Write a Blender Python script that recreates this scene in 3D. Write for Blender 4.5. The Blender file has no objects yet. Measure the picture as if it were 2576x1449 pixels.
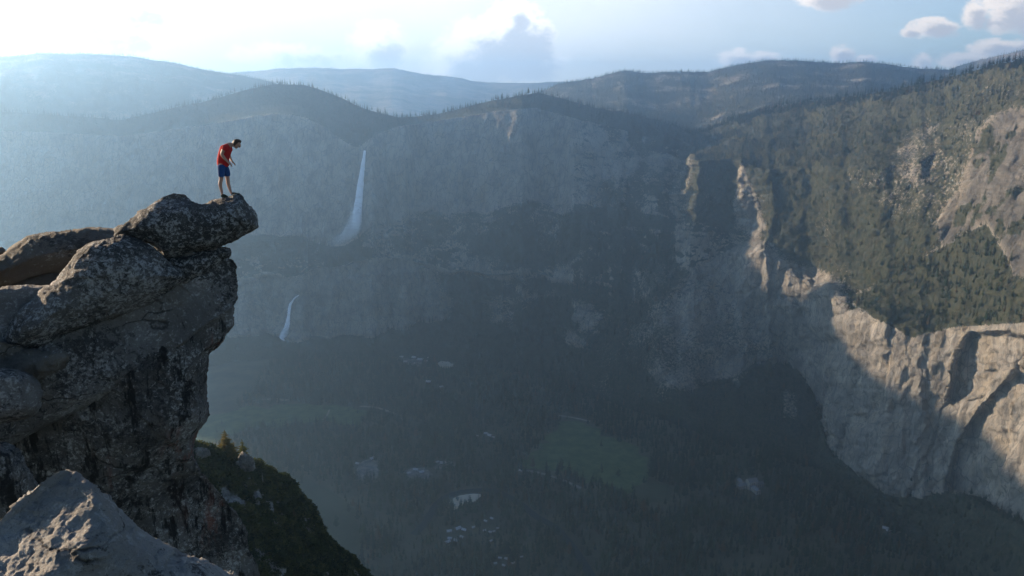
import bpy, bmesh, math, random
import numpy as np
from mathutils import Vector, Matrix

random.seed(7)
RNG = np.random.default_rng(11)
scene = bpy.context.scene
COL = scene.collection
rad = math.radians

# ------------------------------------------------------------------ camera model
# sketch pixels: a 2576 x 1449 frame; P() turns a sketch point and a horizontal
# range in metres into a place in the world.  Valley floor z = 0, camera z = 1000.
W_, H_ = 2576.0, 1449.0
FOC = 1960.0
PITCH = rad(14.3)
CZ = 1000.0
CP, SP = math.cos(PITCH), math.sin(PITCH)

def rays(px, py):
    px = np.asarray(px, float); py = np.asarray(py, float)
    x = px - W_ / 2
    yd = py - H_ / 2
    f = FOC * CP - yd * SP
    d = FOC * SP + yd * CP
    h = np.sqrt(x * x + f * f)
    return x / h, f / h, -d / h          # unit horizontal range

def P(px, py, r):
    a, b, c = rays(px, py)
    r = np.asarray(r, float)
    return np.stack([a * r, b * r, CZ + c * r], -1)

def ground_r(px, py, z):
    a, b, c = rays(px, py)
    return (np.asarray(z, float) - CZ) / c

def ground(px, py, z=0.0):
    return P(px, py, ground_r(px, py, z))

def project(p):
    p = np.asarray(p, float)
    x, y, z = p[..., 0], p[..., 1], p[..., 2] - CZ
    depth = y * CP - z * SP
    up = y * SP + z * CP
    return W_ / 2 + FOC * x / depth, H_ / 2 - FOC * up / depth, depth

# ------------------------------------------------------------------ numpy noise
_perm = np.random.default_rng(3).permutation(256).astype(np.int32)
_perm = np.concatenate([_perm, _perm, _perm])
_gr = np.random.default_rng(5).normal(size=(256, 3)).astype(np.float32)
_gr /= np.linalg.norm(_gr, axis=1)[:, None]

def perlin(p):
    p = np.asarray(p, np.float32)
    sh = p.shape[:-1]
    p = p.reshape(-1, 3)
    i = np.floor(p).astype(np.int32)
    f = p - i
    i &= 255
    u = f * f * f * (f * (f * 6 - 15) + 10)
    out = 0
    for dx in (0, 1):
        wx = u[:, 0] if dx else 1 - u[:, 0]
        a = _perm[i[:, 0] + dx]
        for dy in (0, 1):
            wy = u[:, 1] if dy else 1 - u[:, 1]
            b = _perm[a + i[:, 1] + dy]
            for dz in (0, 1):
                wz = u[:, 2] if dz else 1 - u[:, 2]
                g = _gr[_perm[b + i[:, 2] + dz] & 255]
                d = g[:, 0] * (f[:, 0] - dx) + g[:, 1] * (f[:, 1] - dy) + g[:, 2] * (f[:, 2] - dz)
                out = out + wx * wy * wz * d
    return (out * 1.6).reshape(sh)

def fbm(p, oct=4, gain=0.5, lac=2.03):
    p = np.asarray(p, np.float32)
    a, s, t = 1.0, 0, 0
    for k in range(oct):
        s = s + a * perlin(p + 17.3 * k)
        t += a
        a *= gain
        p = p * lac
    return s / t

def ridged(p, oct=4, gain=0.5, lac=2.07):
    p = np.asarray(p, np.float32)
    a, s, t = 1.0, 0, 0
    for k in range(oct):
        s = s + a * (1 - np.abs(perlin(p + 11.7 * k)) * 1.6)
        t += a
        a *= gain
        p = p * lac
    return s / t

_fp = np.random.default_rng(8).random((256, 3)).astype(np.float32)
_fd = np.random.default_rng(18).normal(size=(256, 3)).astype(np.float32)
_fv = np.random.default_rng(28).uniform(-1, 1, 256).astype(np.float32)

def facets(p, tilt=0.6):
    """broken-rock relief: every cell is a tilted plane of its own height; also the distance to the joints"""
    p = np.asarray(p, np.float32); sh = p.shape[:-1]; p = p.reshape(-1, 3)
    i = np.floor(p).astype(np.int32); f = p - i; i &= 255
    f1 = np.full(len(p), 9.0, np.float32); f2 = f1.copy(); val = np.zeros(len(p), np.float32)
    for dx in (-1, 0, 1):
        a = _perm[(i[:, 0] + dx) & 255]
        for dy in (-1, 0, 1):
            b = _perm[(a + i[:, 1] + dy) & 255]
            for dz in (-1, 0, 1):
                h = _perm[(b + i[:, 2] + dz) & 255]
                v = f - _fp[h] - np.array([dx, dy, dz], np.float32)
                d = np.einsum('ij,ij->i', v, v)
                c = d < f1
                f2 = np.where(c, f1, np.minimum(f2, d))
                val = np.where(c, _fv[h] + tilt * np.einsum('ij,ij->i', v, _fd[h]), val)
                f1 = np.where(c, d, f1)
    return val.reshape(sh), (np.sqrt(f2) - np.sqrt(f1)).reshape(sh)

def sstep(a, b, x):
    t = np.clip((x - a) / (b - a), 0, 1)
    return t * t * (3 - 2 * t)

def in_poly(px, py, poly):
    px = np.asarray(px, float); py = np.asarray(py, float)
    ins = np.zeros(px.shape, bool)
    n = len(poly)
    for i in range(n):
        x1, y1 = poly[i]; x2, y2 = poly[(i + 1) % n]
        if y1 == y2: continue
        c = ((y1 > py) != (y2 > py)) & (px < (x2 - x1) * (py - y1) / (y2 - y1) + x1)
        ins ^= c
    return ins

def poly_dist(px, py, poly):
    """distance to the outline and the nearest point of it"""
    px = np.asarray(px, float); py = np.asarray(py, float)
    best = np.full(px.shape, 1e18); bx = np.zeros(px.shape); by = np.zeros(px.shape)
    n = len(poly)
    for i in range(n):
        x1, y1 = poly[i]; x2, y2 = poly[(i + 1) % n]
        dx, dy = x2 - x1, y2 - y1
        L = dx * dx + dy * dy + 1e-12
        t = np.clip(((px - x1) * dx + (py - y1) * dy) / L, 0, 1)
        qx, qy = x1 + t * dx, y1 + t * dy
        d = (px - qx) ** 2 + (py - qy) ** 2
        m = d < best
        best = np.where(m, d, best); bx = np.where(m, qx, bx); by = np.where(m, qy, by)
    return np.sqrt(best), bx, by

def soft_poly(px, py, poly, w):
    d, _, _ = poly_dist(px, py, poly)
    return sstep(-w, w, np.where(in_poly(px, py, poly), d, -d))

# ------------------------------------------------------------------ object helpers
def tag(o, label=None, cat=None, group=None, kind=None):
    if label: o['label'] = label
    if cat: o['category'] = cat
    if group: o['group'] = group
    if kind: o['kind'] = kind
    return o

def link(o, parent=None):
    COL.objects.link(o)
    if parent is not None: o.parent = parent
    return o

def mesh_np(name, verts, quads, mat=None, parent=None, smooth=True, attrs=None, tris=None):
    me = bpy.data.meshes.new(name)
    verts = np.ascontiguousarray(verts, np.float32)
    quads = np.asarray(quads, np.int32).reshape(-1, 4) if quads is not None else np.zeros((0, 4), np.int32)
    tris = np.asarray(tris, np.int32).reshape(-1, 3) if tris is not None else np.zeros((0, 3), np.int32)
    me.vertices.add(len(verts)); me.vertices.foreach_set('co', verts.ravel())
    nl = quads.size + tris.size
    me.loops.add(nl)
    me.loops.foreach_set('vertex_index', np.concatenate([quads.ravel(), tris.ravel()]))
    npoly = len(quads) + len(tris)
    me.polygons.add(npoly)
    st = np.concatenate([np.arange(len(quads)) * 4, quads.size + np.arange(len(tris)) * 3]).astype(np.int32)
    me.polygons.foreach_set('loop_start', st)
    me.update(calc_edges=True)
    me.validate()
    if smooth: me.polygons.foreach_set('use_smooth', np.ones(len(me.polygons), bool))
    if attrs:
        for k, v in attrs.items():
            a = me.attributes.new(k, 'FLOAT', 'POINT')
            a.data.foreach_set('value', np.asarray(v, np.float32).ravel())
    if mat: me.materials.append(mat)
    return link(bpy.data.objects.new(name, me), parent)

def mesh_bm(name, bm, mat=None, parent=None, smooth=False):
    me = bpy.data.meshes.new(name)
    bm.normal_update()
    bm.to_mesh(me); bm.free()
    if smooth: me.polygons.foreach_set('use_smooth', np.ones(len(me.polygons), bool))
    if mat: me.materials.append(mat)
    return link(bpy.data.objects.new(name, me), parent)

def empty(name, loc, rz=0.0, parent=None):
    o = bpy.data.objects.new(name, None)
    o.empty_display_size = 0.3
    o.location = loc; o.rotation_euler = (0, 0, rz)
    return link(o, parent)

# ------------------------------------------------------------------ node helpers
class NT:
    def __init__(self, tree):
        self.t = tree; tree.nodes.clear()
    def n(self, typ, **kw):
        nd = self.t.nodes.new(typ)
        for k, v in kw.items():
            if k == 'ins':
                for kk, vv in v.items(): self.put(nd.inputs[kk], vv)
            else: setattr(nd, k, v)
        return nd
    def put(self, sock, v):
        if isinstance(v, bpy.types.NodeSocket): self.t.links.new(v, sock)
        elif hasattr(v, 'outputs'): self.t.links.new(v.outputs[0], sock)
        else: sock.default_value = v
    def math(self, op, a, b=None, c=None, clamp=False):
        nd = self.n('ShaderNodeMath', operation=op, use_clamp=clamp)
        for k, v in enumerate((a, b, c)):
            if v is not None: self.put(nd.inputs[k], v)
        return nd.outputs[0]
    def map(self, x, a, b, c=0.0, d=1.0, smooth=True):
        nd = self.n('ShaderNodeMapRange', interpolation_type='SMOOTHSTEP' if smooth else 'LINEAR')
        for k, v in zip(('Value', 'From Min', 'From Max', 'To Min', 'To Max'), (x, a, b, c, d)):
            self.put(nd.inputs[k], v)
        return nd.outputs[0]
    def mix(self, f, a, b, mode='MIX'):
        nd = self.n('ShaderNodeMix', data_type='RGBA', blend_type=mode)
        self.put(nd.inputs[0], f)
        for s, v in ((nd.inputs[6], a), (nd.inputs[7], b)):
            if isinstance(v, tuple) and len(v) == 3: v = (*v, 1)
            self.put(s, v)
        return nd.outputs[2]
    def coord(self, scale=(1, 1, 1), out='Object', rot=(0, 0, 0)):
        tc = self.n('ShaderNodeTexCoord')
        mp = self.n('ShaderNodeMapping')
        self.put(mp.inputs['Vector'], tc.outputs[out])
        mp.inputs['Scale'].default_value = scale
        mp.inputs['Rotation'].default_value = rot
        return mp.outputs[0]
    def noise(self, vec, scale, detail=5, rough=0.55, dist=0.0):
        nd = self.n('ShaderNodeTexNoise')
        self.put(nd.inputs['Vector'], vec)
        nd.inputs['Scale'].default_value = scale
        nd.inputs['Detail'].default_value = detail
        nd.inputs['Roughness'].default_value = rough
        nd.inputs['Distortion'].default_value = dist
        return nd.outputs[0]
    def voro(self, vec, scale, feature='F1', rnd=1.0):
        nd = self.n('ShaderNodeTexVoronoi', feature=feature)
        self.put(nd.inputs['Vector'], vec)
        nd.inputs['Scale'].default_value = scale
        nd.inputs['Randomness'].default_value = rnd
        return nd.outputs[0]
    def attr(self, name, typ='GEOMETRY'):
        nd = self.n('ShaderNodeAttribute', attribute_type=typ, attribute_name=name)
        return nd.outputs['Fac']
    def bump(self, h, strength, dist, normal=None):
        nd = self.n('ShaderNodeBump')
        self.put(nd.inputs['Height'], h)
        nd.inputs['Strength'].default_value = strength
        nd.inputs['Distance'].default_value = dist
        if normal is not None: self.put(nd.inputs['Normal'], normal)
        return nd.outputs[0]
    def out_bsdf(self, color, rough=0.9, normal=None, alpha=None, spec=0.2, **kw):
        b = self.n('ShaderNodeBsdfPrincipled')
        if isinstance(color, tuple) and len(color) == 3: color = (*color, 1)
        self.put(b.inputs['Base Color'], color)
        self.put(b.inputs['Roughness'], rough)
        b.inputs['Specular IOR Level'].default_value = spec
        if normal is not None: self.put(b.inputs['Normal'], normal)
        if alpha is not None: self.put(b.inputs['Alpha'], alpha)
        for k, v in kw.items(): self.put(b.inputs[k], v)
        o = self.n('ShaderNodeOutputMaterial')
        self.t.links.new(b.outputs[0], o.inputs[0])
        return b

def newmat(name):
    m = bpy.data.materials.new(name); m.use_nodes = True
    return m, NT(m.node_tree)

# ------------------------------------------------------------------ materials
def mat_granite(name, lo, hi, lichen=0.5, speck=0.5, streak=0.0, rust=0.0, warm=0.0):
    """weathered foreground granite: tone, black lichen, pale crystals, joints, streaks, rust"""
    m, t = newmat(name)
    c = t.coord()
    cs = t.coord((1.0, 1.0, 0.22))
    big = t.noise(c, 0.45, 6, 0.6)
    base = t.mix(t.map(big, 0.35, 0.68), (*lo, 1), (*hi, 1))
    tint = t.noise(c, 1.4, 5, 0.6)
    base = t.mix(t.map(tint, 0.45, 0.70, 0, 0.28), base, (0.14, 0.105, 0.07))
    # black lichen: small crowded patches, denser in broad zones
    l1 = t.noise(c, 5.5, 10, 0.78, 0.3)
    l2 = t.noise(c, 0.5, 4, 0.55)
    lm = t.math('ADD', l1, t.math('MULTIPLY', t.math('SUBTRACT', l2, 0.5), 0.8))
    thr = 0.63 - 0.22 * lichen
    base = t.mix(t.map(lm, thr, thr + 0.07, 0, 0.85), base, (0.014, 0.013, 0.013))
    # pale crystals and lichen rosettes
    v = t.noise(c, 8.5, 6, 0.82, 0.5)
    v2 = t.noise(c, 0.9, 4, 0.6)
    sm = t.map(t.math('ADD', v, t.math('MULTIPLY', v2, 0.32)), 0.78 - 0.12 * speck, 0.86 - 0.12 * speck)
    base = t.mix(t.math('MULTIPLY', sm, 0.85), base, (0.40, 0.38, 0.35))
    grain = t.noise(c, 60, 3, 0.8)
    base = t.mix(t.map(grain, 0.45, 0.75, 0.0, 0.55), base, (0.25, 0.24, 0.225))
    base = t.mix(t.map(t.noise(c, 47, 3, 0.8), 0.55, 0.72, 0.0, 0.6), base, (0.02, 0.02, 0.02))
    if streak:
        s1 = t.noise(cs, 2.2, 9, 0.74, 0.3)
        base = t.mix(t.map(s1, 0.60 - 0.13 * streak, 0.66 - 0.13 * streak, 0, 0.9), base, (0.010, 0.010, 0.010))
    if rust:
        rm = t.math('MULTIPLY', t.map(t.noise(cs, 1.8, 8, 0.75), 0.50, 0.62), t.attr('rust'))
        base = t.mix(t.math('MULTIPLY', rm, rust), base, (0.19, 0.055, 0.03))
    if warm:
        base = t.mix(warm, base, (0.30, 0.24, 0.17))
    # joints: a few long wandering cracks
    wv = t.n('ShaderNodeVectorMath', operation='ADD')
    t.put(wv.inputs[0], c)
    ns = t.n('ShaderNodeTexNoise'); t.put(ns.inputs['Vector'], c); ns.inputs['Scale'].default_value = 0.9; ns.inputs['Detail'].default_value = 5
    t.put(wv.inputs[1], ns.outputs['Color'])
    mp = t.n('ShaderNodeMapping'); mp.inputs['Rotation'].default_value = (0.3, 0.5, 0.2); mp.inputs['Scale'].default_value = (0.20, 0.20, 0.62)
    t.put(mp.inputs['Vector'], wv.outputs[0])
    cr = t.voro(mp.outputs[0], 1.0, 'DISTANCE_TO_EDGE')
    gate = t.map(t.noise(c, 0.7, 3, 0.5), 0.50, 0.57)
    ck = t.math('MULTIPLY', t.map(cr, 0.0, 0.014, 0.9, 0.0), gate)
    base = t.mix(t.math('MULTIPLY', ck, 0.85), base, (0.012, 0.011, 0.010))
    h = t.math('ADD', t.math('MULTIPLY', t.noise(c, 3.2, 12, 0.72), 1.0), t.math('MULTIPLY', t.noise(c, 26, 8, 0.75), 0.35))
    h = t.math('SUBTRACT', h, t.math('MULTIPLY', ck, 0.35))
    nb = t.bump(h, 0.9, 0.22)
    t.out_bsdf(base, 0.9, nb, spec=0.2)
    return m

def mat_hill():
    """valley walls and hills: granite, forest floor, talus and snow by vertex masks"""
    m, t = newmat('hillside')
    c = t.coord((0.01, 0.01, 0.01))
    cv = t.coord((0.01, 0.01, 0.0016))
    n1 = t.noise(c, 1.3, 8, 0.62)
    rock = t.mix(t.map(n1, 0.32, 0.68), (0.16, 0.15, 0.135), (0.315, 0.285, 0.245))
    st = t.noise(cv, 5.5, 8, 0.66, 0.25)
    rock = t.mix(t.math('MULTIPLY', t.attr('slab'), t.map(t.noise(t.coord((0.012, 0.004, 0.02)), 2.5, 9, 0.7), 0.3, 0.62, 0.6, 1.0)), rock, (0.064, 0.060, 0.054))
    sl = t.math('SUBTRACT', 1.0, t.math('MULTIPLY', t.attr('slab'), 0.85))
    rock = t.mix(t.math('MULTIPLY', t.map(st, 0.50, 0.64, 0, 0.60), sl), rock, (0.10, 0.092, 0.085))
    st2 = t.noise(cv, 2.1, 6, 0.6, 0.3)
    rock = t.mix(t.math('MULTIPLY', t.map(st2, 0.50, 0.70, 0, 0.5), sl), rock, (0.31, 0.25, 0.17))
    st3 = t.noise(cv, 19, 6, 0.7, 0.2)
    rock = t.mix(t.math('MULTIPLY', t.map(st3, 0.54, 0.66, 0, 0.55), sl), rock, (0.09, 0.082, 0.074))
    f = t.noise(c, 16, 7, 0.72)
    rock = t.mix(t.map(f, 0.54, 0.70, 0, 0.55), rock, (0.085, 0.085, 0.07))
    vj = t.voro(t.coord((0.011, 0.011, 0.0048), rot=(0.0, 0.28, 0.3)), 4.2, 'DISTANCE_TO_EDGE')
    rock = t.mix(t.map(vj, 0.0, 0.06, 0.55, 0.0), rock, (0.05, 0.046, 0.042))
    soil = t.mix(t.map(t.noise(c, 9, 6, 0.65), 0.35, 0.65), (0.022, 0.027, 0.014), (0.052, 0.05, 0.03))
    vg = t.math('ADD', t.attr('veg'), t.math('MULTIPLY', t.math('SUBTRACT', t.noise(c, 14, 6, 0.75), 0.5), 1.4))
    col = t.mix(t.map(vg, 0.40, 0.56), rock, soil)
    sn = t.math('ADD', t.attr('snow'), t.math('MULTIPLY', t.math('SUBTRACT', t.noise(c, 2.2, 8, 0.72), 0.5), 1.6))
    col = t.mix(t.map(sn, 0.62, 0.72), col, (0.82, 0.84, 0.88))
    h = t.math('ADD', t.noise(c, 8, 10, 0.7), t.math('MULTIPLY', t.noise(cv, 14, 8, 0.7), 0.8))
    nb = t.bump(h, 0.8, 10.0)
    t.out_bsdf(col, 0.92, nb, spec=0.1)
    return m

def mat_simple(name, col, var=0.25, scale=0.5, rough=0.9, bump=0.0, spec=0.2, mix=None):
    m, t = newmat(name)
    c = t.coord()
    n = t.noise(c, scale, 6, 0.65)
    lo = tuple(x * (1 - var) for x in col)
    hi = mix if mix else tuple(min(1, x * (1 + var)) for x in col)
    cc = t.mix(t.map(n, 0.3, 0.7), (*lo, 1), (*hi, 1))
    nb = t.bump(t.noise(c, scale * 4, 6, 0.7), 0.5, bump) if bump else None
    t.out_bsdf(cc, rough, nb, spec=spec)
    return m

def mat_foliage(name, cols, sub=0.25):
    m, t = newmat(name)
    oi = t.n('ShaderNodeObjectInfo')
    cr = t.n('ShaderNodeValToRGB')
    e = cr.color_ramp.elements
    e[0].position = 0.0; e[0].color = (*cols[0][1], 1)
    e[1].position = cols[-1][0]; e[1].color = (*cols[-1][1], 1)
    for p, cc in cols[1:-1]:
        k = e.new(p); k.color = (*cc, 1)
    t.put(cr.inputs[0], oi.outputs['Random'])
    n = t.noise(t.coord(out='Generated'), 9, 3, 0.6)
    cl = t.noise(oi.outputs['Location'], 0.011, 4, 0.6)
    lift = t.map(cl, 0.44, 0.66)
    col = t.mix(t.math('MULTIPLY', lift, 0.8), cr.outputs[0], (0.040, 0.062, 0.021)) if name == 'conifer_needles' else cr.outputs[0]
    col = t.mix(t.map(n, 0.3, 0.7, 0, 0.5), col, (0.012, 0.018, 0.008))
    d = t.n('ShaderNodeBsdfDiffuse'); t.put(d.inputs[0], col)
    tr = t.n('ShaderNodeBsdfTranslucent'); t.put(tr.inputs[0], col)
    mx = t.n('ShaderNodeMixShader'); mx.inputs[0].default_value = sub
    t.t.links.new(d.outputs[0], mx.inputs[1]); t.t.links.new(tr.outputs[0], mx.inputs[2])
    o = t.n('ShaderNodeOutputMaterial'); t.t.links.new(mx.outputs[0], o.inputs[0])
    return m

M = {}
M['hill'] = mat_hill()
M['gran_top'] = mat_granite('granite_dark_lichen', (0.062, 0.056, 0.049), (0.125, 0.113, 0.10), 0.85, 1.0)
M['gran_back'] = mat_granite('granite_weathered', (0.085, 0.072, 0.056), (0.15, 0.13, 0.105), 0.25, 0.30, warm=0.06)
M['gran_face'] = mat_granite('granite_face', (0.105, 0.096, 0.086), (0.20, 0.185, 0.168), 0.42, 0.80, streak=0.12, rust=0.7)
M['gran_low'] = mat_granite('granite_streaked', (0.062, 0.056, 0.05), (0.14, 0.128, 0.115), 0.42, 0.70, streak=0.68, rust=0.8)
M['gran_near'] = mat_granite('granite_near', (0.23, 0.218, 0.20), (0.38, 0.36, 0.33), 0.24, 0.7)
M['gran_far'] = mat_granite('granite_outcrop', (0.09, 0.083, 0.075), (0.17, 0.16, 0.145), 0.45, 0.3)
M['conifer'] = mat_foliage('conifer_needles', [(0.0, (0.011, 0.021, 0.011)), (0.45, (0.020, 0.034, 0.016)), (0.80, (0.034, 0.046, 0.019)),
                                               (0.91, (0.055, 0.045, 0.024)), (0.985, (0.14, 0.075, 0.032))])
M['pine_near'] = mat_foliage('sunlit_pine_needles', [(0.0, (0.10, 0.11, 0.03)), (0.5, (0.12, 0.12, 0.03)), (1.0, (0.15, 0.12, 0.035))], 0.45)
M['shrub'] = mat_foliage('shrub_leaves', [(0.0, (0.018, 0.030, 0.012)), (0.5, (0.045, 0.060, 0.020)), (1.0, (0.11, 0.105, 0.04))], 0.35)
M['bark'] = mat_simple('bark', (0.09, 0.065, 0.045), 0.4, 3.0)
M['floor'] = mat_simple('forest_floor', (0.06, 0.062, 0.036), 0.4, 0.01, mix=(0.11, 0.10, 0.062))
M['meadow'] = mat_simple('meadow_grass', (0.050, 0.100, 0.030), 0.4, 0.03, mix=(0.10, 0.13, 0.050))
M['field'] = mat_simple('dry_grass', (0.045, 0.055, 0.026), 0.3, 0.01, mix=(0.065, 0.068, 0.036))
M['asphalt'] = mat_simple('pale_asphalt', (0.20, 0.20, 0.195), 0.2, 0.05)
M['gravel'] = mat_simple('gravel_lot', (0.15, 0.145, 0.135), 0.5, 0.05)
M['sand'] = mat_simple('river_sand', (0.50, 0.44, 0.34), 0.12, 0.03)

# ------------------------------------------------------------------ sheets of terrain
def smooth_interp(px, cx, cy, sig):
    """linear interpolation through control points, softened along px"""
    fine = np.arange(cx[0] - 60, cx[-1] + 60, 2.0)
    y = np.interp(fine, cx, cy)
    k = int(3 * sig / 2)
    if k > 0:
        w = np.exp(-0.5 * (np.arange(-k, k + 1) * 2 / sig) ** 2); w /= w.sum()
        yp = np.pad(y, k, mode='edge')
        y = np.convolve(yp, w, 'valid')
    return np.interp(px, fine, y)

def grid_quads(nr, nc):
    i = np.arange(nr - 1)[:, None] * nc + np.arange(nc - 1)[None, :]
    return np.stack([i, i + nc, i + nc + 1, i + 1], -1).reshape(-1, 4)

def grid_normals(pos):
    dv = np.gradient(pos, axis=0); du = np.gradient(pos, axis=1)
    n = np.cross(dv, du)
    n /= np.linalg.norm(n, axis=-1, keepdims=True) + 1e-9
    return n, np.linalg.norm(np.cross(dv, du), axis=-1)

TREES = []        # (pos n x 3, height n, zone) gathered before they become objects

def scatter(pos, area, prob, hmin, hmax, zone, seed):
    rng = np.random.default_rng(seed)
    p = np.clip(area * prob, 0, 1)
    m = rng.random(p.shape) < p
    pts = pos[m] + rng.normal(size=(m.sum(), 3)) * np.array([2.0, 2.0, 0.0])
    hh = hmin + (hmax - hmin) * rng.random(len(pts)) ** 1.3
    TREES.append((pts, hh, zone))

# ---- the valley walls: waterfall wall, canyon, right cliff and its wooded slopes
# columns: px | floor | cliff base (py, z) | cliff top | ledge back | upper edge | ridge   (py, range step)
WALL = np.array([
 [-700, 960, 880, 60, 720, 250, 600, 350, 400, 300, 370, 250],
 [-300, 950, 870, 60, 720, 250, 600, 350, 380, 300, 345, 250],
 [-120, 940, 850, 60, 720, 250, 600, 330, 330, 280, 292, 250],
 [0,    940, 850, 60, 720, 250, 600, 330, 330, 280, 280, 250],
 [300,  935, 845, 60, 715, 230, 590, 300, 340, 260, 300, 250],
 [500,  930, 840, 60, 712, 200, 580, 260, 320, 240, 258, 250],
 [640,  915, 850, 55, 705, 175, 585, 190, 290, 220, 222, 280],
 [690,  905, 858, 50, 700, 160, 590, 175, 285, 205, 213, 300],
 [760,  900, 845, 60, 685, 130, 600, 175, 290, 215, 213, 350],
 [800,  900, 840, 60, 675, 110, 615, 165, 305, 210, 225, 350],
 [860,  900, 838, 60, 668, 90,  618, 135, 350, 205, 248, 350],
 [900,  900, 836, 60, 662, 80,  596, 100, 374, 195, 268, 400],
 [925,  902, 835, 60, 660, 80,  572, 85,  354, 160, 278, 380],
 [1000, 905, 825, 72, 658, 80,  530, 90,  320, 90,  298, 120],
 [1100, 915, 812, 76, 675, 80,  520, 100, 302, 100, 285, 110],
 [1200, 925, 812, 80, 690, 75,  520, 100, 287, 100, 262, 120],
 [1350, 950, 830, 82, 700, 85,  500, 125, 272, 130, 231, 90],
 [1500, 1000, 870, 115, 730, 110, 520, 260, 310, 190, 270, 150],
 [1600, 1040, 910, 120, 750, 150, 540, 340, 335, 260, 288, 230],
 [1685, 1060, 960, 110, 740, 230, 560, 390, 370, 280, 312, 230],
 [1722, 1079, 977, 100, 700, 2620, 560, 2790, 400, 2980, 320, 3380],
 [1745, 1092, 983, 95, 660, 2600, 560, 2675, 400, 2740, 332, 3300],
 [1838, 1120, 940, 120, 650, 2720, 590, 2770, 400, 2790, 300, 3330],
 [1872, 1128, 925, 140, 640, 2640, 585, 2700, 405, 2725, 292, 3290],
 [1912, 1138, 912, 155, 640, 2570, 590, 2605, 420, 2640, 282, 3250],
 [1950, 1150, 905, 160, 660, 2545, 620, 2585, 430, 2625, 270, 3220],
 [2000, 1165, 915, 150, 690, 2505, 650, 2545, 430, 2595, 262, 3190],
 [2060, 1185, 1010, 85, 730, 2405, 690, 2485, 430, 2560, 255, 3130],
 [2090, 1230, 1130, 40, 750, 2290, 710, 2415, 430, 2530, 250, 3080],
 [2150, 1270, 1180, 40, 775, 2180, 735, 2335, 430, 2480, 243, 2990],
 [2240, 1320, 1240, 40, 805, 2080, 700, 2265, 420, 2420, 228, 2850],
 [2320, 1390, 1245, 60, 830, 2050, 650, 2225, 400, 2395, 207, 2750],
 [2400, 1480, 1235, 100, 820, 2010, 560, 2200, 350, 2380, 190, 2650],
 [2450, 1560, 1250, 125, 815, 1950, 540, 2110, 330, 2280, 177, 2560],
 [2576, 1700, 1310, 170, 800, 1810, 560, 1950, 295, 2120, 148, 2400],
 [3000, 2100, 1480, 260, 760, 1570, 560, 1690, 250, 1820, 110, 2100]], float)

SHELF = [(2165, 770), (2215, 700), (2330, 640), (2400, 600), (2480, 562), (2515, 620), (2545, 690), (2600, 715), (2800, 720), (2800, 800), (2400, 822), (2290, 850), (2200, 800)]
SLAB = [(2360, 560), (2420, 480), (2470, 330), (2520, 285), (2800, 230), (2900, 700), (2576, 712), (2545, 680), (2510, 605), (2480, 560), (2420, 600), (2370, 620)]
SLABPATCH = [(2230, 420), (2270, 330), (2340, 290), (2370, 330), (2380, 450), (2300, 470)]
FIN = [(1852, 425), (1866, 412), (1890, 470), (1925, 575), (1895, 590), (1850, 580), (1845, 500)]
EDGE = [(1700, 440), (1745, 380), (1735, 500), (1730, 620), (1700, 630)]
BUTTRESS = [(1815, 640), (1900, 590), (1960, 640), (2080, 690), (2150, 760), (2050, 830), (1950, 770), (1830, 700)]
SPUR = [(1480, 960), (1530, 820), (1600, 700), (1700, 640), (1800, 700), (1950, 800), (2010, 860), (1990, 910), (1900, 905), (1800, 960), (1720, 1010), (1600, 1025), (1500, 1015)]

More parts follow.
